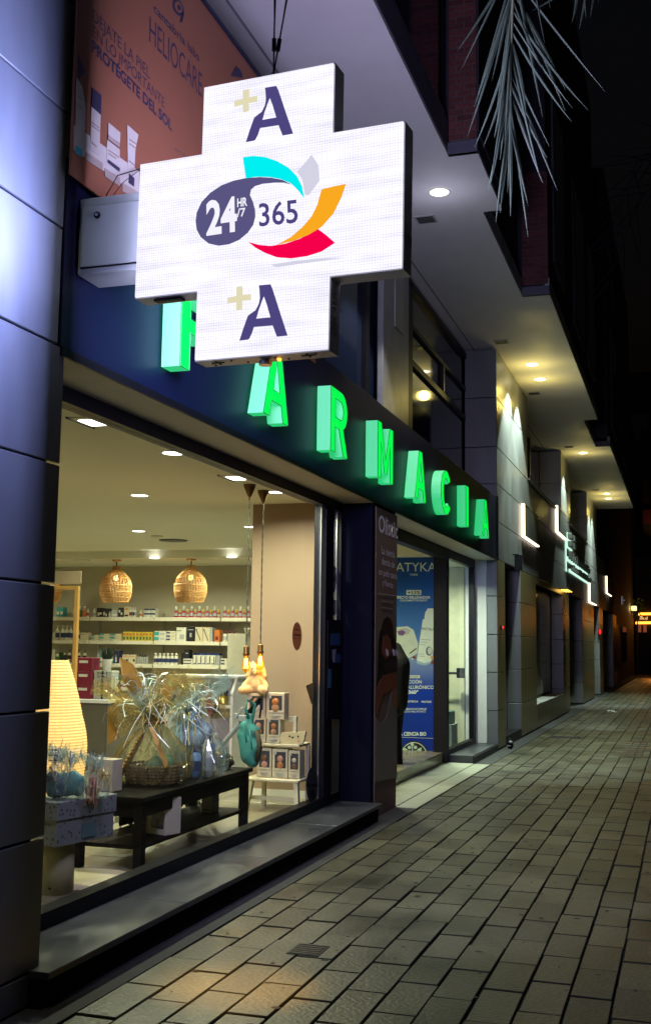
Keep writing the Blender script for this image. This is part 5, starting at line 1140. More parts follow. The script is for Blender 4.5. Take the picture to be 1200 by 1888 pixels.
bundle(128, 1460, 5.62, 'gift bundle with green wrapped cloth on the speckled box', mat('mint_cloth', (.10, .30, .26), .6), m_celc, .09, .27, 41, [((0, 0, .06), .05, (.02, .0, .11), .045), ((.05, .01, .05), .04, (.05, 0, .10), .04), ((-.03, 0, .05), .045, (-.03, .0, .10), .04)])
u = bundle(100, 1470, 5.58, 'dark teal gift bundle with a wooden tag on the speckled box by the pier', mat('deep_teal', (.03, .09, .11), .5), m_celc, .085, .30, 53, [((0, 0, .05), .05, (-.01, 0, .11), .045), ((.03, 0, .04), .04, (.04, 0, .08), .035)]); MB().tube([(.00, -.05, .18), (.045, -.06, .10)], .007, 4).build('wooden_tag', mat('oak', (.35, .19, .06), .5), u); MB().box(-.03, .0, -.055, -.05, .09, .13).build('black_card', m_black, u)
for k in range(3): MB().tube([(-.02, -.04, .21+.03*k), (.04, -.05, .215+.028*k)], .0025, 4).build('dark_wire', m_black, u)
u = bundle(172, 1452, 5.66, 'small clear gift bundle with pink ribbon on the speckled box', C('pinkish', (.50, .30, .26)), m_celc, .085, .24, 67, [((0, 0, .03), .028, (.02, 0, .05), .025), ((-.03, 0, .03), .02, (-.03, 0, .06), .018)]); shreds(u, mat('ribbon_coral', (.65, .28, .18), .3), (.02, -.04, .05), 22, .02, .05, -.05, .02, 71, .005); shreds(u, m_shine, (.04, 0, .08), 24, .04, .11, -.03, .05, 72, .003)

# ------------------------------------------------------------------ stroller with a bag on its handle
t = thing('stroller', 'folded grey and black stroller standing behind the table', 'stroller', (0, 0, 0)); m_gr = mat('stroller_grey', (.42, .45, .45), .35, .3)
H1 = ony(482, 1286, 8.30); H0 = ony(402, 1383, 8.30); dH = (H1-H0)
MB().tube([H0-dH*.30, H0, H0+dH*.52], .019, 10).build('push_bar', m_gr, t); MB().tube([H0+dH*.52, H0+dH*.64], .023, 10).build('bar_sleeve', m_black, t); MB().tube([H0+dH*.64, H1], .021, 10).build('handle_grip', m_black, t)
q = H0+dH*.60; MB().box(q.x-.035, q.x+.035, 8.255, 8.285, q.z-.025, q.z+.03, .006).build('joint_block', m_gr, t); MB().lathe([(.022, -.02), (.022, .02)], 14).build('joint_knob', m_gr, t, mx=Matrix.Translation(q+Vector((-.06, -.03, .02))) @ Matrix.Rotation(math.pi/2, 4, 'X'))
MB().tube([q+Vector((-.05, -.03, .02)), q+Vector((-.0, -.03, .09))], .009, 6).build('release_lever', m_gr, t)
MB().tube([H0-dH*.30, Vector((-3.90, 7.9, .40)), Vector((-3.95, 7.42, .26))], .016, 8).build('frame_tube', m_black, t); MB().tube([H0-dH*.30, Vector((-3.85, 8.5, .26))], .016, 8).build('frame_tube', m_black, t); MB().tube([H0-dH*.30, H0-dH*.35+Vector((0, .4, 0)), Vector((-3.9, 8.85, .26))], .016, 8).build('frame_tube', m_black, t)
def wheel(c, r=.10):
    w = MB().tube([(r*math.cos(a*.2618), 0, r*math.sin(a*.2618)) for a in range(25)], .018, 8, False).build('wheel', m_black, t, True, Matrix.Translation(c)); MB().lathe([(.022, -.02), (.022, .02)], 10).build('hub', m_gr, w, mx=Matrix.Rotation(math.pi/2, 4, 'X'))
    for k in range(5): a = k*1.2566; MB().tube([(0, 0, 0), (r*.92*math.cos(a), 0, r*.92*math.sin(a))], .006, 5).build('spoke', m_gr, w)
for c in ((-3.95, 7.40, FZ+.125), (-3.85, 8.55, FZ+.125), (-3.9, 8.85, FZ+.125)): wheel(c)
MB().lathe([(.06, 0), (.07, .10), (.05, .16)], 12).build('folded_seat', m_black, t, mx=Matrix.Translation((-3.93, 7.5, .33)))
MB().tube([H1, H1+Vector((.01, -.03, -.08)), H1+Vector((0, -.03, -.16))], .008, 6).build('wrist_strap', m_black, t)
bgp = ony(460, 1355, 8.25); u = thing('teal_bag', 'soft teal cloth bag hanging from the stroller handle', 'bag', bgp)
m_bag = mat('teal_cloth', (.05, .27, .22), .7, var=.2, scale=6, bump=.3)
bagm = blob('cloth', [((-.04, 0, .06), .05, (.04, 0, .03), .05), ((-.05, 0, .0), .055, (.05, 0, -.10), .06), ((0, 0, -.14), .07, (.03, 0, -.20), .055), ((-.03, 0, -.04), .06, (.0, 0, -.16), .07), ((.0, 0, .06), .035, (-.0, 0, .15), .02)], m_bag, u, .013)
MB().tube([(-.0, -.01, .12), (-.02, -.04, .20), (-.01, -.03, .27), (.03, .03, .24), (.02, .0, .10)], .012, 6).build('strap', m_bag, u, True); MB().tube([(.07, -.03, .04), (.10, -.035, -.06), (.085, -.03, -.19)], .02, 6).build('side_panel', mat('bag_brown', (.10, .075, .04), .7), u, True)
for a in ((-.03, .05), (.02, .0), (.045, -.08)): MB().tube([(a[0], -.055, a[1]+.05), (a[0]+.02, -.065, a[1]-.03), (a[0]+.03, -.06, a[1]-.10)], .007, 5).build('fold', m_bag, u, True)

# ------------------------------------------------------------------ step shelf with doll boxes and toy rabbit
YD = 9.0
def dx(px, py): return ony(px, py, YD)
t = thing('step_shelf', 'small cream wooden step shelf by the salmon column', 'step shelf', (0, 0, 0)); m_cw = mat('cream_wood', (.62, .57, .42), .5)
a, b = dx(455, 1375), dx(553, 1373); MB().box(a.x-.03, b.x, YD-.02, YD+.28, b.z-.022, b.z, .004).build('upper_board', m_cw, t); a2, b2 = dx(462, 1440), dx(557, 1437); MB().box(a2.x-.03, b2.x, YD-.10, YD+.3, b2.z-.022, b2.z, .004).build('lower_board', m_cw, t)
for x, s in ((a2.x+.02, -1), (b2.x-.045, 1)):
    MB().poly([Vector((x, YD-.09, b2.z-.023)), Vector((x, YD-.04, b2.z-.023)), Vector((x+s*.03, YD-.09, FZ+.007)), Vector((x+s*.03, YD-.14, FZ+.007))], (.035, 0, 0)).build('front_leg', m_cw, t)
    MB().box(x, x+.03, YD+.22, YD+.26, FZ+.007, b.z-.023).build('rear_leg', m_cw, t)
MB().box(a2.x, b2.x-.04, YD+.0, YD+.02, FZ+.09, FZ+.12).build('stretcher', m_cw, t)
q = dx(530, 1345); MB().box(q.x-.02, q.x+.01, YD+.2, YD+.23, b.z, q.z+.10, .003).build('back_post', m_cw, t); MB().box(q.x-.16, q.x+.01, YD+.205, YD+.225, q.z+.05, q.z+.095).build('back_rail', m_cw, t); MB().box(dx(516, 1380).x, dx(534, 1380).x, YD+.1, YD+.14, b2.z, b2.z+.235).build('middle_post', m_cw, t)
m_sk = [C('doll_amber', (.42, .16, .05)), C('doll_brown', (.16, .07, .035)), C('doll_tan', (.42, .24, .12)), C('doll_rose', (.5, .25, .2)), C('doll_white', (.5, .46, .42))]
def doll_box(px0, px1, pz0, pz1, lb, k, z0=None, yo=0.):
    p0, p1 = ony(px0, pz1, YD+yo), ony(px1, pz0, YD+yo); w = p1.x-p0.x; zb = p0.z if z0 is None else z0; hh = p1.z-p0.z
    u = thing('doll_box', lb, 'toy box', (p0.x, YD+yo, zb+.002), random.uniform(-.05, .05), 'boxed dolls on the step shelf')
    MB().box(0, w, .006, .13, 0, hh, .003).build('carton', m_pkw, u)
    MB().box(w*.18, w*.88, -.001, .0055, hh*.30, hh*.90).build('window', m_win, u)
    MB().ball((w*.53, .0, hh*.66), w*.20, 1, .5, 1, 12).build('doll_head', m_sk[k], u); MB().ball((w*.53, .0, hh*.44), w*.22, 1, .4, 1, 12).build('doll_body', m_sk[(k+2) % 5], u)
    e = MB()
    for s in (0, .12, .24, .62, .74, .86): e.lathe([(w*.085, 0), (w*.085, .003)], 10, (0, 0, 0)); 
    e.b.clear()
    for s in range(6): e.ball((w*(.18+.14*s), -.002, hh*.30), w*.075, 1, .08, 1, 8)
    e.build('scalloped_edge', m_pkw, u); MB().ball((w*.20, -.003, hh*.86), w*.11, 1, .06, 1, 10).build('round_logo', cSi, u); MB().box(w*.25, w*.8, -.003, .005, hh*.13, hh*.155).box(w*.32, w*.72, -.003, .005, hh*.07, hh*.085).build('small_print', cSi, u)
    return u
doll_box(531, 552.5, 1384, 1434.5, 'doll box at the right of the bottom row with a pale headed doll', 4, b2.z); doll_box(501, 530, 1384, 1436, 'doll box in the middle of the bottom row with a pink faced doll', 3, b2.z); doll_box(473, 500, 1384, 1437, 'doll box at the left of the bottom row with an empty-looking dark window', 1, b2.z)
doll_box(491, 516, 1324, 1371, 'doll box beside the cat pouch with a brown faced doll', 0, b.z); doll_box(462, 490, 1325, 1371, 'doll box behind the bag straps on the upper board', 3, b.z)
z2 = b.z+.20; doll_box(490, 524, 1275, 1323, 'top right doll box with an amber faced doll', 0, z2); doll_box(454, 489, 1277, 1323, 'top doll box under the toy rabbit', 2, z2)
u = thing('cat_pouch', 'cream pouch with a stitched cat face beside the doll boxes', 'pouch', dx(518, 1371)); mb = MB(); w = dx(563, 1345).x-dx(518, 1345).x
mb.poly([Vector((0, 0, 0)), Vector((w*.85, 0, .0)), Vector((w*.93, 0, .03)), Vector((w, 0, .11)), Vector((w*.6, 0, .10)), Vector((w*.02, 0, .095)), Vector((-.01, 0, .05))], (0, .035, 0)); mb.build('cloth', C('pouch', (.62, .55, .34)), u)
for e in ((.35, .055), (.70, .055)): MB().ball((w*e[0], -.003, e[1]+.01), .007, 1, .4, 1.2, 8).build('eye', m_black, u)
MB().poly([Vector((w*.42, -.002, .062)), Vector((w*.54, -.002, .062)), Vector((w*.48, -.002, .045))], (0, -.002, 0)).build('nose', m_black, u); MB().box(w*.65, w*.8, -.003, -.0005, .025, .03).build('cheek', cOr, u)
rb = dx(470, 1283); u = thing('toy_rabbit', 'plush cream toy rabbit with long ears sitting on the doll boxes', 'soft toy', (rb.x, YD+.06, z2+.205+.01)); u.scale = (1.2, 1.2, 1.2); m_pl = mat('cream_plush', (.62, .47, .27), .95, bump=.5, scale=70)
blob('body', [((0, 0, .06), .062, (0, 0, .10), .05), ((0, -.01, .165), .048, (0, -.02, .17), .045), ((-.035, -.015, .215), .016, (-.066, -.03, .125), .021), ((.035, -.015, .215), .016, (.066, -.03, .125), .021), ((-.05, -.03, .10), .022, (-.085, -.05, .05), .022), ((.05, -.03, .10), .022, (.085, -.05, .05), .022), ((-.04, -.03, .03), .032, (-.085, -.09, .024), .030), ((.04, -.03, .03), .032, (.085, -.09, .024), .030), ((0, -.06, .155), .018, (0, -.062, .15), .016)], m_pl, u, .006, 1)
for s in (-1, 1): MB().ball((s*.018, -.062, .178), .005, seg=8).build('eye', m_black, u)
MB().ball((0, -.078, .16), .006, 1.2, .6, .8, 8).build('nose', C('rosy', (.4, .2, .15)), u)

# ------------------------------------------------------------------ stickers and notices on the glass and frame
XG = -3.044; gx = lambda a, b: onx(a, b, XG)
def oval(px, py, rw, rh, name, lab, m, parts=(), serr=0, lift=.002):
    u = thing(name, lab, 'sticker'); n = 40
    L = [(px+rw*(1+(serr if k % 2 else 0))*math.cos(k*6.2832/n), py+rh*(1+(serr if k % 2 else 0))*math.sin(k*6.2832/n)) for k in range(n)]
    flat('disc', [gx(*q) for q in L], m, u, .002, lift)
    for f, M_ in parts: flat('print', [gx(px+rw*a_, py+rh*b_) for a_, b_ in f], M_, u, .001, lift+.003)
    return u
m_stk = glassy('sticker_bronze', (.42, .26, .20), .3, .2, body=(.25, .17, .14), bodyf=.3); m_st2 = mat('sticker_grey', (.20, .18, .15), .5); m_std = mat('sticker_dark', (.02, .025, .035), .4)
bar = lambda x0, x1, y0, y1: [(x0, y0), (x1, y0), (x1, y1), (x0, y1)]
oval(547, 1173, 8.5, 26, 'round_sticker', 'bronze round sticker on the window before the salmon column', m_stk, ((bar(-.6, .6, -.12, -.02), m_black), (bar(-.5, .1, .1, .16), m_black), (bar(-.5, .5, -.5, -.45), m_black)))
oval(611.5, 1067, 9.5, 25, 'serrated_sticker', 'serrated dark rosette sticker on the narrow pane', m_std, (([(math.cos(k*.3)*.78, math.sin(k*.3)*.82) for k in range(21)], m_st2), (bar(-1, 1, -.12, .18), m_std), (bar(-.7, .7, -.02, .08), m_st2)), .10)
u = thing('hexagon_sticker', 'dark hexagon sticker with a pale slot on the narrow pane', 'sticker'); flat('hexagon', [gx(615.5+q[0]*5.5, 1120+q[1]*14.5) for q in ((-1, -.5), (-.4, -1), (.5, -1), (1, -.4), (1, .5), (.4, 1), (-.5, 1), (-1, .5))], m_std, u, .002); flat('slot', [gx(615.5+q[0]*2, 1120+q[1]*7) for q in ((-1, -.6), (0, -1), (1, -.6), (1, .6), (0, 1), (-1, .6))], m_st2, u, .001, .0045)
oval(575, 1448, 11, 33, 'dark_round_sticker', 'large dark round sticker low on the window', m_std, ((bar(-1, 1, -.08, .08), m_black), ([(-.4, .25), (.2, .2), (.5, .6), (.1, .8), (-.3, .6)], m_black)))
u = thing('notice_board', 'dark notice panel with blue papers on the narrow pane', 'notice board'); nb = lambda a, b: onx(a, b, -3.000)
flat('panel', [onx(*q, -2.998) for q in ((603, 1143), (630, 1143), (628, 1326), (601, 1326))], m_black, u, .012, .0)
for L, m in (([(609, 1168), (626, 1167), (626, 1190), (609, 1190)], C('notice_blue', (.025, .06, .16))), ([(612, 1198), (619, 1197), (616, 1222), (613, 1220)], C('notice_pale', (.26, .28, .36))), ([(616, 1206), (627, 1205), (627, 1222), (617, 1222)], C('notice_blue', (.025, .06, .16))), ([(605, 1234), (610, 1234), (609.5, 1268), (604.5, 1268)], C('notice_blue2', (.05, .13, .27)))): flat('paper', [onx(*q, -2.985) for q in L], m, u, .002)
u = thing('grey_placard', 'grey placard with a lettered card behind the window edge', 'placard'); xb = lambda a, b: onx(a, b, -3.12)
flat('board', [xb(*q) for q in ((578, 1150), (590, 1148), (587, 1326), (575, 1324))], mat('placard_grey', (.17, .16, .13), .6), u, .01); flat('card', [xb(*q) for q in ((577, 1206), (589, 1204), (588, 1255), (576, 1257))], C('card_tan', (.36, .26, .17)), u, .002, .013)
for k, w in enumerate(('LA Ü', 'ZAR', 'TIGUE')): text_at(w, m_black, xb(578, 1217+8*k), xb(587.5, 1216+8*k), xb(578, 1211.5+8*k), u, .03, lift=.016)
for k in range(2): flat('thin_line', [xb(*q) for q in ((577.5, 1247+4*k), (587.5, 1246+4*k), (587.5, 1247.5+4*k), (577.5, 1248.5+4*k))], m_black, u, .001, .0155)
u = thing('yellow_paper', 'yellow paper corner curling behind the window edge', 'paper'); flat('sheet', [onx(*q, -3.10) for q in ((563, 1264), (577, 1258), (577, 1284), (574, 1300))], C('yellow_paper', (.55, .38, .14)), u, .002); flat('fold', [onx(*q, -3.10) for q in ((563, 1264), (567, 1262.5), (566, 1268))], C('brown_fold', (.2, .10, .03)), u, .002, .006)

# ------------------------------------------------------------------ behind the side light of the entrance
downlight('downlight', -3.30, 15.5, 2.75, .083, 'added unseen downlight brightening the glass side light of the entrance', 'round ceiling lights in the shop', 75, (.86, 1, .72))  # added lamp, brightens the space behind the glass and the pier side
t = thing('grab_bar', 'dark horizontal grab bar seen through the entrance side light', 'bar', (-3.45, 16.55, FZ)); MB().tube([(-.30, .36, 1.0), (-.30, .0, 1.0), (.22, .0, 1.0)], .018, 8).build('bar', m_black, t); MB().box(.18, .30, -.03, .03, .93, 1.08, .01).build('mount', m_black, t)
t = thing('storage_crate', 'teal crate on a white box behind the entrance side light', 'crate', (-3.42, 15.9, .02)); MB().box(-.3, .25, -.2, .2, .0, .42, .005).build('white_box', C('pale_box', (.36, .44, .40)), t); MB().box(-.28, .22, -.18, .18, .421, .60, .01).build('teal_crate', C('crate_teal', (.06, .16, .17)), t); MB().tube([(-.2, -.1, .60), (-.2, -.1, .68), (.12, -.1, .68), (.12, -.1, .60)], .01, 6).build('handle', m_black, t)
# ------------------------------------------------------------------ person in the doorway
m_cl = mat('dark_cloth', (.010, .010, .013), .9, var=.2); m_sk_ = mat('skin', (.42, .25, .18), .6)
P = thing('person', 'person in dark hooded clothes standing in the entrance, mostly behind the brown banner, head bowed', 'person', (-3.325, 13.0, .008), math.radians(172))
# local frame: +x is where the person faces, y sideways
hips, chest, neck, head = (0, 0, .92), (.02, 0, 1.30), (.06, 0, 1.48), (.13, 0, 1.60)
fingers = []
for s in (-1, 1):
    wx, wy, wz = .36, s*.13, 1.06
    fingers += [((wx, wy, wz), .030, (wx+.06, wy-s*.01, wz-.005), .034), ((wx+.06, wy, wz), .030, (wx+.085, wy-s*.01, wz-.01), .028)]
    for k, (dy, L_) in enumerate(((-.030, .060), (-.010, .072), (.012, .066), (.032, .052))):
        a = (wx+.085, wy+dy, wz-.008); b = (wx+.085+L_*.6, wy+dy*1.15, wz-.018); c = (wx+.085+L_*.85, wy+dy*1.15, wz-.045); fingers += [(a, .0095, b, .009), (b, .009, c, .008)]
    a = (wx+.02, wy-s*.032, wz+.005); b = (wx+.055, wy-s*.06, wz); c = (wx+.085, wy-s*.062, wz-.012); fingers += [(a, .013, b, .011), (b, .011, c, .009)]
limbs = [(hips, .13, chest, .135), (chest, .13, neck, .06), (neck, .055, (head[0]-.03, 0, head[2]-.06), .055), ((head[0]-.015, 0, head[2]), .085, (head[0], 0, head[2]+.045), .088), ((head[0]+.055, 0, head[2]-.02), .045, (head[0]+.06, 0, head[2]-.055), .036), ((head[0]+.085, 0, head[2]+.005), .014, (head[0]+.102, 0, head[2]-.018), .013)]
for s in (-1, 1):
    limbs += [((.03, s*.08, 1.38), .07, (.03, s*.18, 1.38), .062), ((.03, s*.185, 1.37), .055, (.05, s*.23, 1.12), .045), ((.05, s*.23, 1.12), .044, (.34, s*.14, 1.06), .030), ((0, s*.09, .90), .09, (.02, s*.10, .50), .058), ((.02, s*.10, .50), .056, (-.02, s*.10, .10), .038), ((-.03, s*.10, .06), .038, (.13, s*.11, .035), .032), ((head[0]-.01, s*.088, head[2]), .018, (head[0]-.01, s*.092, head[2]-.03), .014)]
blob('body', limbs+fingers, m_sk_, P, .0075, 2)
jk = [((0, 0, .86), .165, (-.02, 0, 1.30), .175), ((-.03, 0, 1.30), .165, (.0, 0, 1.44), .11), ((-.06, 0, 1.38), .10, (-.02, 0, 1.50), .075)]
for s in (-1, 1): jk += [((.0, s*.11, 1.38), .085, (.02, s*.185, 1.37), .078), ((.02, s*.19, 1.36), .075, (.05, s*.235, 1.12), .062), ((.05, s*.235, 1.12), .062, (.32, s*.145, 1.06), .045)]
blob('jacket', jk, m_cl, P, .016)
tr = [((0, 0, .90), .15, (0, 0, .84), .15)]
for s in (-1, 1): tr += [((0, s*.09, .86), .105, (.02, s*.10, .48), .075), ((.02, s*.10, .48), .074, (-.02, s*.10, .09), .058)]
blob('trousers', tr, m_cl, P, .016)
for s in (-1, 1): blob('shoe', [((-.05, s*.105, .05), .045, (.15, s*.115, .035), .038), ((-.05, s*.105, .06), .045, (.03, s*.11, .07), .045)], m_black, P, .012)
blob('hair', [((head[0]-.045, 0, head[2]+.03), .092, (head[0]-.01, 0, head[2]+.075), .084), ((head[0]-.075, 0, head[2]-.03), .055, (head[0]-.06, 0, head[2]+.02), .07)], m_hair, P, .012)
for s in (-1, 1):
    MB().ball((head[0]+.078, s*.032, head[2]+.012), .012, seg=10).build('eye', m_white, P); MB().box(head[0]+.070, head[0]+.086, s*.032-.018, s*.032+.018, head[2]+.030, head[2]+.037, .002).build('eyebrow', m_hair, P)
MB().box(head[0]+.09, head[0]+.099, -.022, .022, head[2]-.052, head[2]-.044, .003).build('mouth', C('lips', (.30, .10, .09)), P)

# ------------------------------------------------------------------ cable on the steel post, small things on the ground
tag(MB().tube([ony(722, 575, 12.15), ony(722, 640, 12.15), ony(727, 700, 12.15), ony(724, 745, 12.15), ony(714, 768, 12.15)], .012, 6).build('white_cable', m_white), 'white cable hanging down the steel post above the fascia', 'cable')
t = thing('cable_hook', 'black hook with a cable end on the steel post', 'hook', ony(718, 563, 12.1)); MB().tube([(-.06, 0, .03), (.0, 0, .05), (.06, 0, .03)], .012, 6).build('hook', m_black, t); MB().tube([(0, 0, .12), (.0, 0, .0), (-.02, 0, -.15)], .018, 6).build('plug', m_black, t)
def drain(px, py, w, d, lb, rz=0.):
    p = onz(px, py, 0); t = thing('drain_grate', lb, 'drain', (p.x, p.y, .002), rz); MB().box(-w, w, -d, d, -.004, .004, .002).build('frame', m_black, t)
    for k in range(6): MB().box(-w*.85, w*.85, -d+d*2*(k+.3)/6, -d+d*2*(k+.7)/6, .004, .008).build('bar', C('iron', (.035, .032, .028)), t)
drain(568, 1753, .085, .10, 'small square iron drain in the pavement below the shop window'); drain(1040, 1360, .26, .16, 'long iron grate in the pavement by the bronze pillar'); drain(1092, 1283, .26, .2, 'far iron grate in the pavement near the last pillars')
p = onz(940, 1380, 0); t = thing('black_bin_bag', 'small knotted black and white bag on the pavement by the recess step', 'bag', (p.x, p.y, .0)); blob('bag', [((0, 0, .05), .055, (.0, 0, .07), .05), ((0, 0, .10), .03, (.0, 0, .13), .025)], m_black, t, .012); MB().ball((.01, -.035, .10), .03, 1, .5, .7, 8).ball((-.01, -.045, .045), .03, 1.2, .4, .35, 8).build('white_paper', m_white, t)
p = onz(1125, 1314, 0); t = thing('litter', 'crumpled white paper on the far pavement', 'litter', (p.x, p.y, .0)); mb = MB(); mb.ball((0, 0, .03), .07, 1.6, .7, .5, 8)
for v in mb.b.verts: v.co *= random.uniform(.75, 1.2)
mb.build('paper', m_white, t); MB().quad((.06, 0, .01), (.14, .02, .012), (.13, .08, .03), (.05, .06, .02)).build('torn_piece', m_white, t)
r = random.Random(12); gm = MB()
for k in range(150):
    x, y = r.uniform(-2.4, -.2), r.uniform(4.2, 13); s = r.uniform(.006, .017); gm.lathe([(s, .0032), (s*.7, .0045), (.0001, .0045)], 7, (x, y, 0), r.uniform(.7, 1.5), 1)
tag(gm.build('gum_spots', mat('old_gum', (.02, .018, .015), .8), pv), kind='stuff')
t = thing('broken_pavers', 'dark worn patch of small setts at the far right of the pavement', 'setts', (0, 0, 0))
for i in range(3):
    for j in range(7): MB().box(-.95+.11*i, -.855+.11*i, 16.6+.42*j, 16.95+.42*j, -.004, .007, .004).build('sett', C('wet_sett', (.03, .025, .02), .35), t)

# ------------------------------------------------------------------ palm
m_fr = mat('palm_leaf', (.048, .07, .052), .45, var=.15, scale=5, rnd=.35); m_rach = mat('palm_stem', (.14, .15, .10), .6)
def leaflet_mesh(droop):
    mb = MB(); rows = []; n = 7
    for i in range(n+1):
        u = i/n; w = .0072*(math.sin(math.pi*min(1, .18+u*.82))**.8)*(1 if i < n else 0)+.0006; z = -droop*u*u; rows.append([mb.b.verts.new((u, -w, z+w*.6)), mb.b.verts.new((u, 0, z)), mb.b.verts.new((u, w, z+w*.6))])
    for a, b in zip(rows, rows[1:]):
        for k in range(2): mb.b.faces.new((a[k], a[k+1], b[k+1], b[k]))
    return mb.mesh('leaflet', m_fr)
LM = [leaflet_mesh(d) for d in (.02, .07, .12)]
def frond(root, pts, sides, seed, m0=0.):
    """rachis through pts; leaflets left/right: sides = ((angle at base, angle at tip, length), ...)"""
    r = random.Random(seed); P_ = [Vector(p) for p in pts]; f = MB().tube(P_, [.012-.009*i/(len(P_)-1) for i in range(len(P_))], 7).build('frond', m_rach, root)
    def at(u): k = min(int(u*(len(P_)-1)), len(P_)-2); w = u*(len(P_)-1)-k; return P_[k].lerp(P_[k+1], w), (P_[k+1]-P_[k]).normalized()
    for si, (a0, a1, L0, cnt) in enumerate(sides):
        s = -1 if si == 0 else 1
        for k in range(cnt):
            u = .04+.95*k/(cnt-1); p, d = at(u); lat = Vector((s*.93, .10, 0)); lat = (lat-d*lat.dot(d)).normalized()
            a = math.radians(a0+(a1-a0)*u+r.uniform(-9, 9)); dirv = (d*math.cos(a)+lat*math.sin(a)+Vector((0, r.uniform(-.12, .12), 0))).normalized()
            L_ = L0*(1-.35*u)*r.uniform(.65, 1.12)
            yv = (Vector((r.uniform(-.3, .3), 1, r.uniform(-.2, .2)))).cross(dirv).normalized(); zv = dirv.cross(yv)
            mx = Matrix((dirv*L_, yv*r.uniform(.75, 1.15), zv)).transposed().to_4x4(); mx.translation = p
            link('leaflet', LM[r.randrange(3)], f, mx)
    return f
pm = thing('palm_tree', 'date palm by the kerb whose pale drooping frond hangs beside the cross sign', 'palm tree')
mb = MB(); r = random.Random(2)
prof = []
for k in range(40): prof.append((.20-.05*k/39+(.015 if k % 2 else 0), 5.95*k/39))
mb.lathe(prof, 16, (1.3, 5.9, 0)).build('trunk', mat('palm_trunk', (.12, .09, .065), .9, var=.4, scale=12), pm)
a = ony(942, 80, 5.2); tip = ony(940, 235, 5.2)
frond(pm, [(1.3, 5.9, 5.9), (.7, 5.7, 6.35), (.0, 5.45, 6.25), (-.5, 5.3, 5.7), ony(947, -60, 5.2), ony(945, 0, 5.2), a, ony(941, 160, 5.2), tip], ((17, 4, .86, 46), (42, 14, .92, 32)), 5)
frond(pm, [(1.3, 5.9, 5.9), (.8, 6.1, 6.3), (.3, 6.2, 6.0), (.05, 6.1, 5.6), ony(1130, -120, 5.9), ony(1060, -30, 5.9)], ((40, 20, .42, 26), (50, 30, .5, 26)), 8)
for k, (ex, ey) in enumerate(((2.4, 3.0), (1.6, 1.9), (.6, 2.2), (2.0, 4.6), (1.2, 5.0))): frond(pm, [(1.3, 5.9, 5.9), (1.3+(ex-1.15)*.4, 5.9+(ey-3.4)*.4, 6.45), (1.3+(ex-1.15)*.8, 5.9+(ey-3.4)*.8, 6.25), (ex+.15, ey+2.5, 5.6)], ((50, 30, .5, 12), (50, 30, .5, 12)), 20+k)
m_fr = m_rach = mat('palm_leaf_unlit', (.005, .007, .009), .9, spec=.05)  # lack of light put into a near-black leaf and stem colour
LM = [leaflet_mesh(d) for d in (.02, .07, .12)]
pm2 = thing('palm_tree', 'dark distant palm barely visible against the night sky', 'palm tree'); mb = MB(); mb.lathe([(.2-.05*k/29+(.015 if k % 2 else 0), 6.3*k/29) for k in range(30)], 14, (.9, 12, 0)).build('trunk', MATS['palm_trunk'], pm2)
for k in range(9):
    an = k*.7; ex, ey = .9+1.7*math.cos(an), 12+1.7*math.sin(an); frond(pm2, [(.9, 12, 6.25), (.9+.7*math.cos(an), 12+.7*math.sin(an), 6.9), (.9+1.35*math.cos(an), 12+1.35*math.sin(an), 6.6), (ex, ey, 5.7)], ((45, 25, .8, 14), (45, 25, .8, 14)), 40+k)

# ------------------------------------------------------------------ far end of the street
t = thing('corner_building', 'dark building closing the far end of the street', 'building', (0, 0, 0)); MB().box(-14, 14, 84, 100, 0, 22).build('wall', m_dark, t)
for k in range(6):
    for j in range(4): MB().box(-6+2.6*k, -4.8+2.6*k, 83.93, 83.99, 6+3.6*j, 8+3.6*j).build('window', m_wglass, t)
t = thing('dark_block', 'dark building continuing the left side of the street beyond the panels', 'building', (0, 0, 0)); MB().box(-12, -2.95, 48, 83, 0, 16).build('wall', m_dark, t); MB().box(-2.94, -2.90, 50, 53, .1, 2.6).build('door', m_black, t); MB().box(-2.94, -2.90, 56, 60, .9, 2.6).build('window', m_wglass, t)
ba = thing('bar_front', 'far bar front with two orange neon lines and a script name', 'bar front', (0, 0, 0)); YB = 70.0; fb_ = lambda a, b: ony(a, b, YB); q0, q1 = fb_(1172, 1180), fb_(1330, 1100)
MB().box(q0.x, q1.x, YB+.05, YB+6, 0, 7).build('wall', m_dark, ba); m_neon = emit('neon_orange', (1.0, .28, .02), 7)
for y0, x0 in ((1132, 1176), (1148.5, 1171)): a_, b_ = fb_(x0, y0), fb_(1330, y0-2); MB().tube([a_, b_], .075, 6).build('neon_line', m_neon, ba)
text_at('Bul', emit('neon_script', (1.0, .55, .22), 1.6), fb_(1178, 1142), fb_(1192, 1143), fb_(1179, 1136), ba, .0, lift=.02)
for x in (1178, 1188): a_ = fb_(x, 1158); MB().box(a_.x-.1, a_.x+.1, YB-.02, YB+.04, a_.z-.25, a_.z+.25).build('lit_pane', emit('dim_red', (.5, .12, .05), .4), ba)
l = lamp_spot(fb_(1215, 1148)+Vector((0, -1.2, 1.0)), 900, 26, .9, (1.0, .32, .05), .3, Vector((.3, 58, 0))); l.parent = ba
br_ = thing('orange_lit_facade', 'orange lit brick facade high at the far right edge', 'facade', (0, 0, 0)); a_ = ony(1184, 966, 75); b_ = ony(1330, 910, 75)
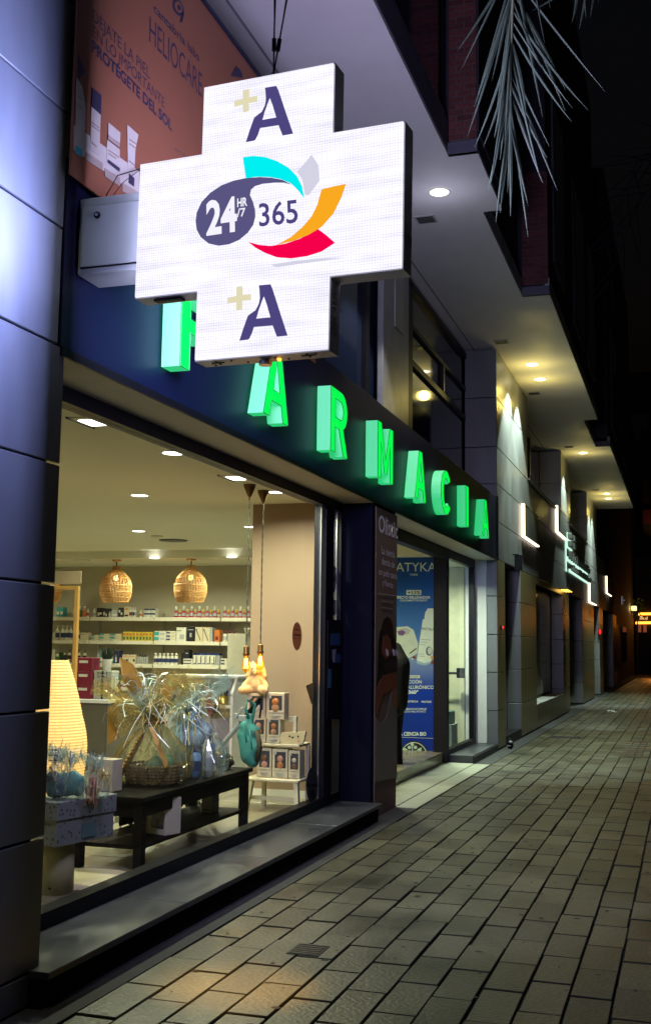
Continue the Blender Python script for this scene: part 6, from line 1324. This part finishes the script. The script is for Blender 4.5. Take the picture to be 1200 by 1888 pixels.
MB().box(a_.x, b_.x, 75, 76, 7.2, 16).build('wall', m_dark, br_); MB().box(a_.x, b_.x, 74.7, 75, a_.z, a_.z+.9).build('balcony', m_brick, br_); MB().box(a_.x+.6, b_.x, 74.9, 75, a_.z+1.1, a_.z+3).build('window', m_wglass, br_)
l = lamp_spot((a_.x+1.5, 73.6, a_.z-.8), 30, 110, .8, (1, .42, .08), .2, (a_.x+1.0, 75, a_.z+.8)); l.parent = br_
t = thing('street_lamp', 'far street lamp glowing yellow beside a small tree', 'street lamp', (ony(1168, 1122, 66).x, 66, 0)); z_ = ony(1168, 1122, 66).z; MB().tube([(0, 0, 0), (0, 0, z_-.1)], .05, 6).build('pole', m_black, t); MB().box(-.14, .14, -.14, .14, z_-.12, z_+.14, .03).build('lantern', emit('lantern_yellow', (1, .72, .2), 3), t); l = lamp_point((0, -.3, z_), 18, (1, .7, .25), .15); l.parent = t
t = thing('small_tree', 'small tree lit by the far street lamp', 'tree', (ony(1172, 1120, 66.6).x, 66.8, 0)); MB().tube([(0, 0, 0), (.05, 0, z_-.6)], [.07, .04], 6).build('trunk', MATS['palm_trunk'], t); mb = MB(); r = random.Random(9)
for k in range(260):
    c = Vector((r.gauss(.05, .22), r.gauss(0, .25), z_+r.gauss(.0, .3))); u_ = Vector((r.uniform(-1, 1), r.uniform(-1, 1), r.uniform(-1, 1))).normalized()*.06; v_ = u_.cross(Vector((r.uniform(-1, 1), r.uniform(-1, 1), r.uniform(-1, 1)))).normalized()*.035; mb.quad(c-u_, c+v_, c+u_, c-v_)
tag(mb.build('crown', mat('tree_leaf', (.06, .09, .02), .7), t), kind='stuff')
t = thing('blue_light_sign', 'thin vertical bluish light strip far down the street', 'sign', ony(1149, 1162, 60)); MB().box(-.04, .04, -.03, .0, -.40, .40, .015).build('light_strip', emit('blue_strip', (.30, .34, 1), 2.2), t); MB().box(-.06, .06, .0, .04, -.45, .45).build('backing', m_black, t)
t = thing('small_cross_bracket', 'grey T-shaped bracket sign far along the left wall', 'sign', ony(1146, 1107, 52)); MB().box(-.05, .05, -.03, .0, -.20, .20, .01).build('upright', m_alu, t); MB().box(.051, .14, -.03, .0, -.02, .04, .005).build('arm', m_alu, t)
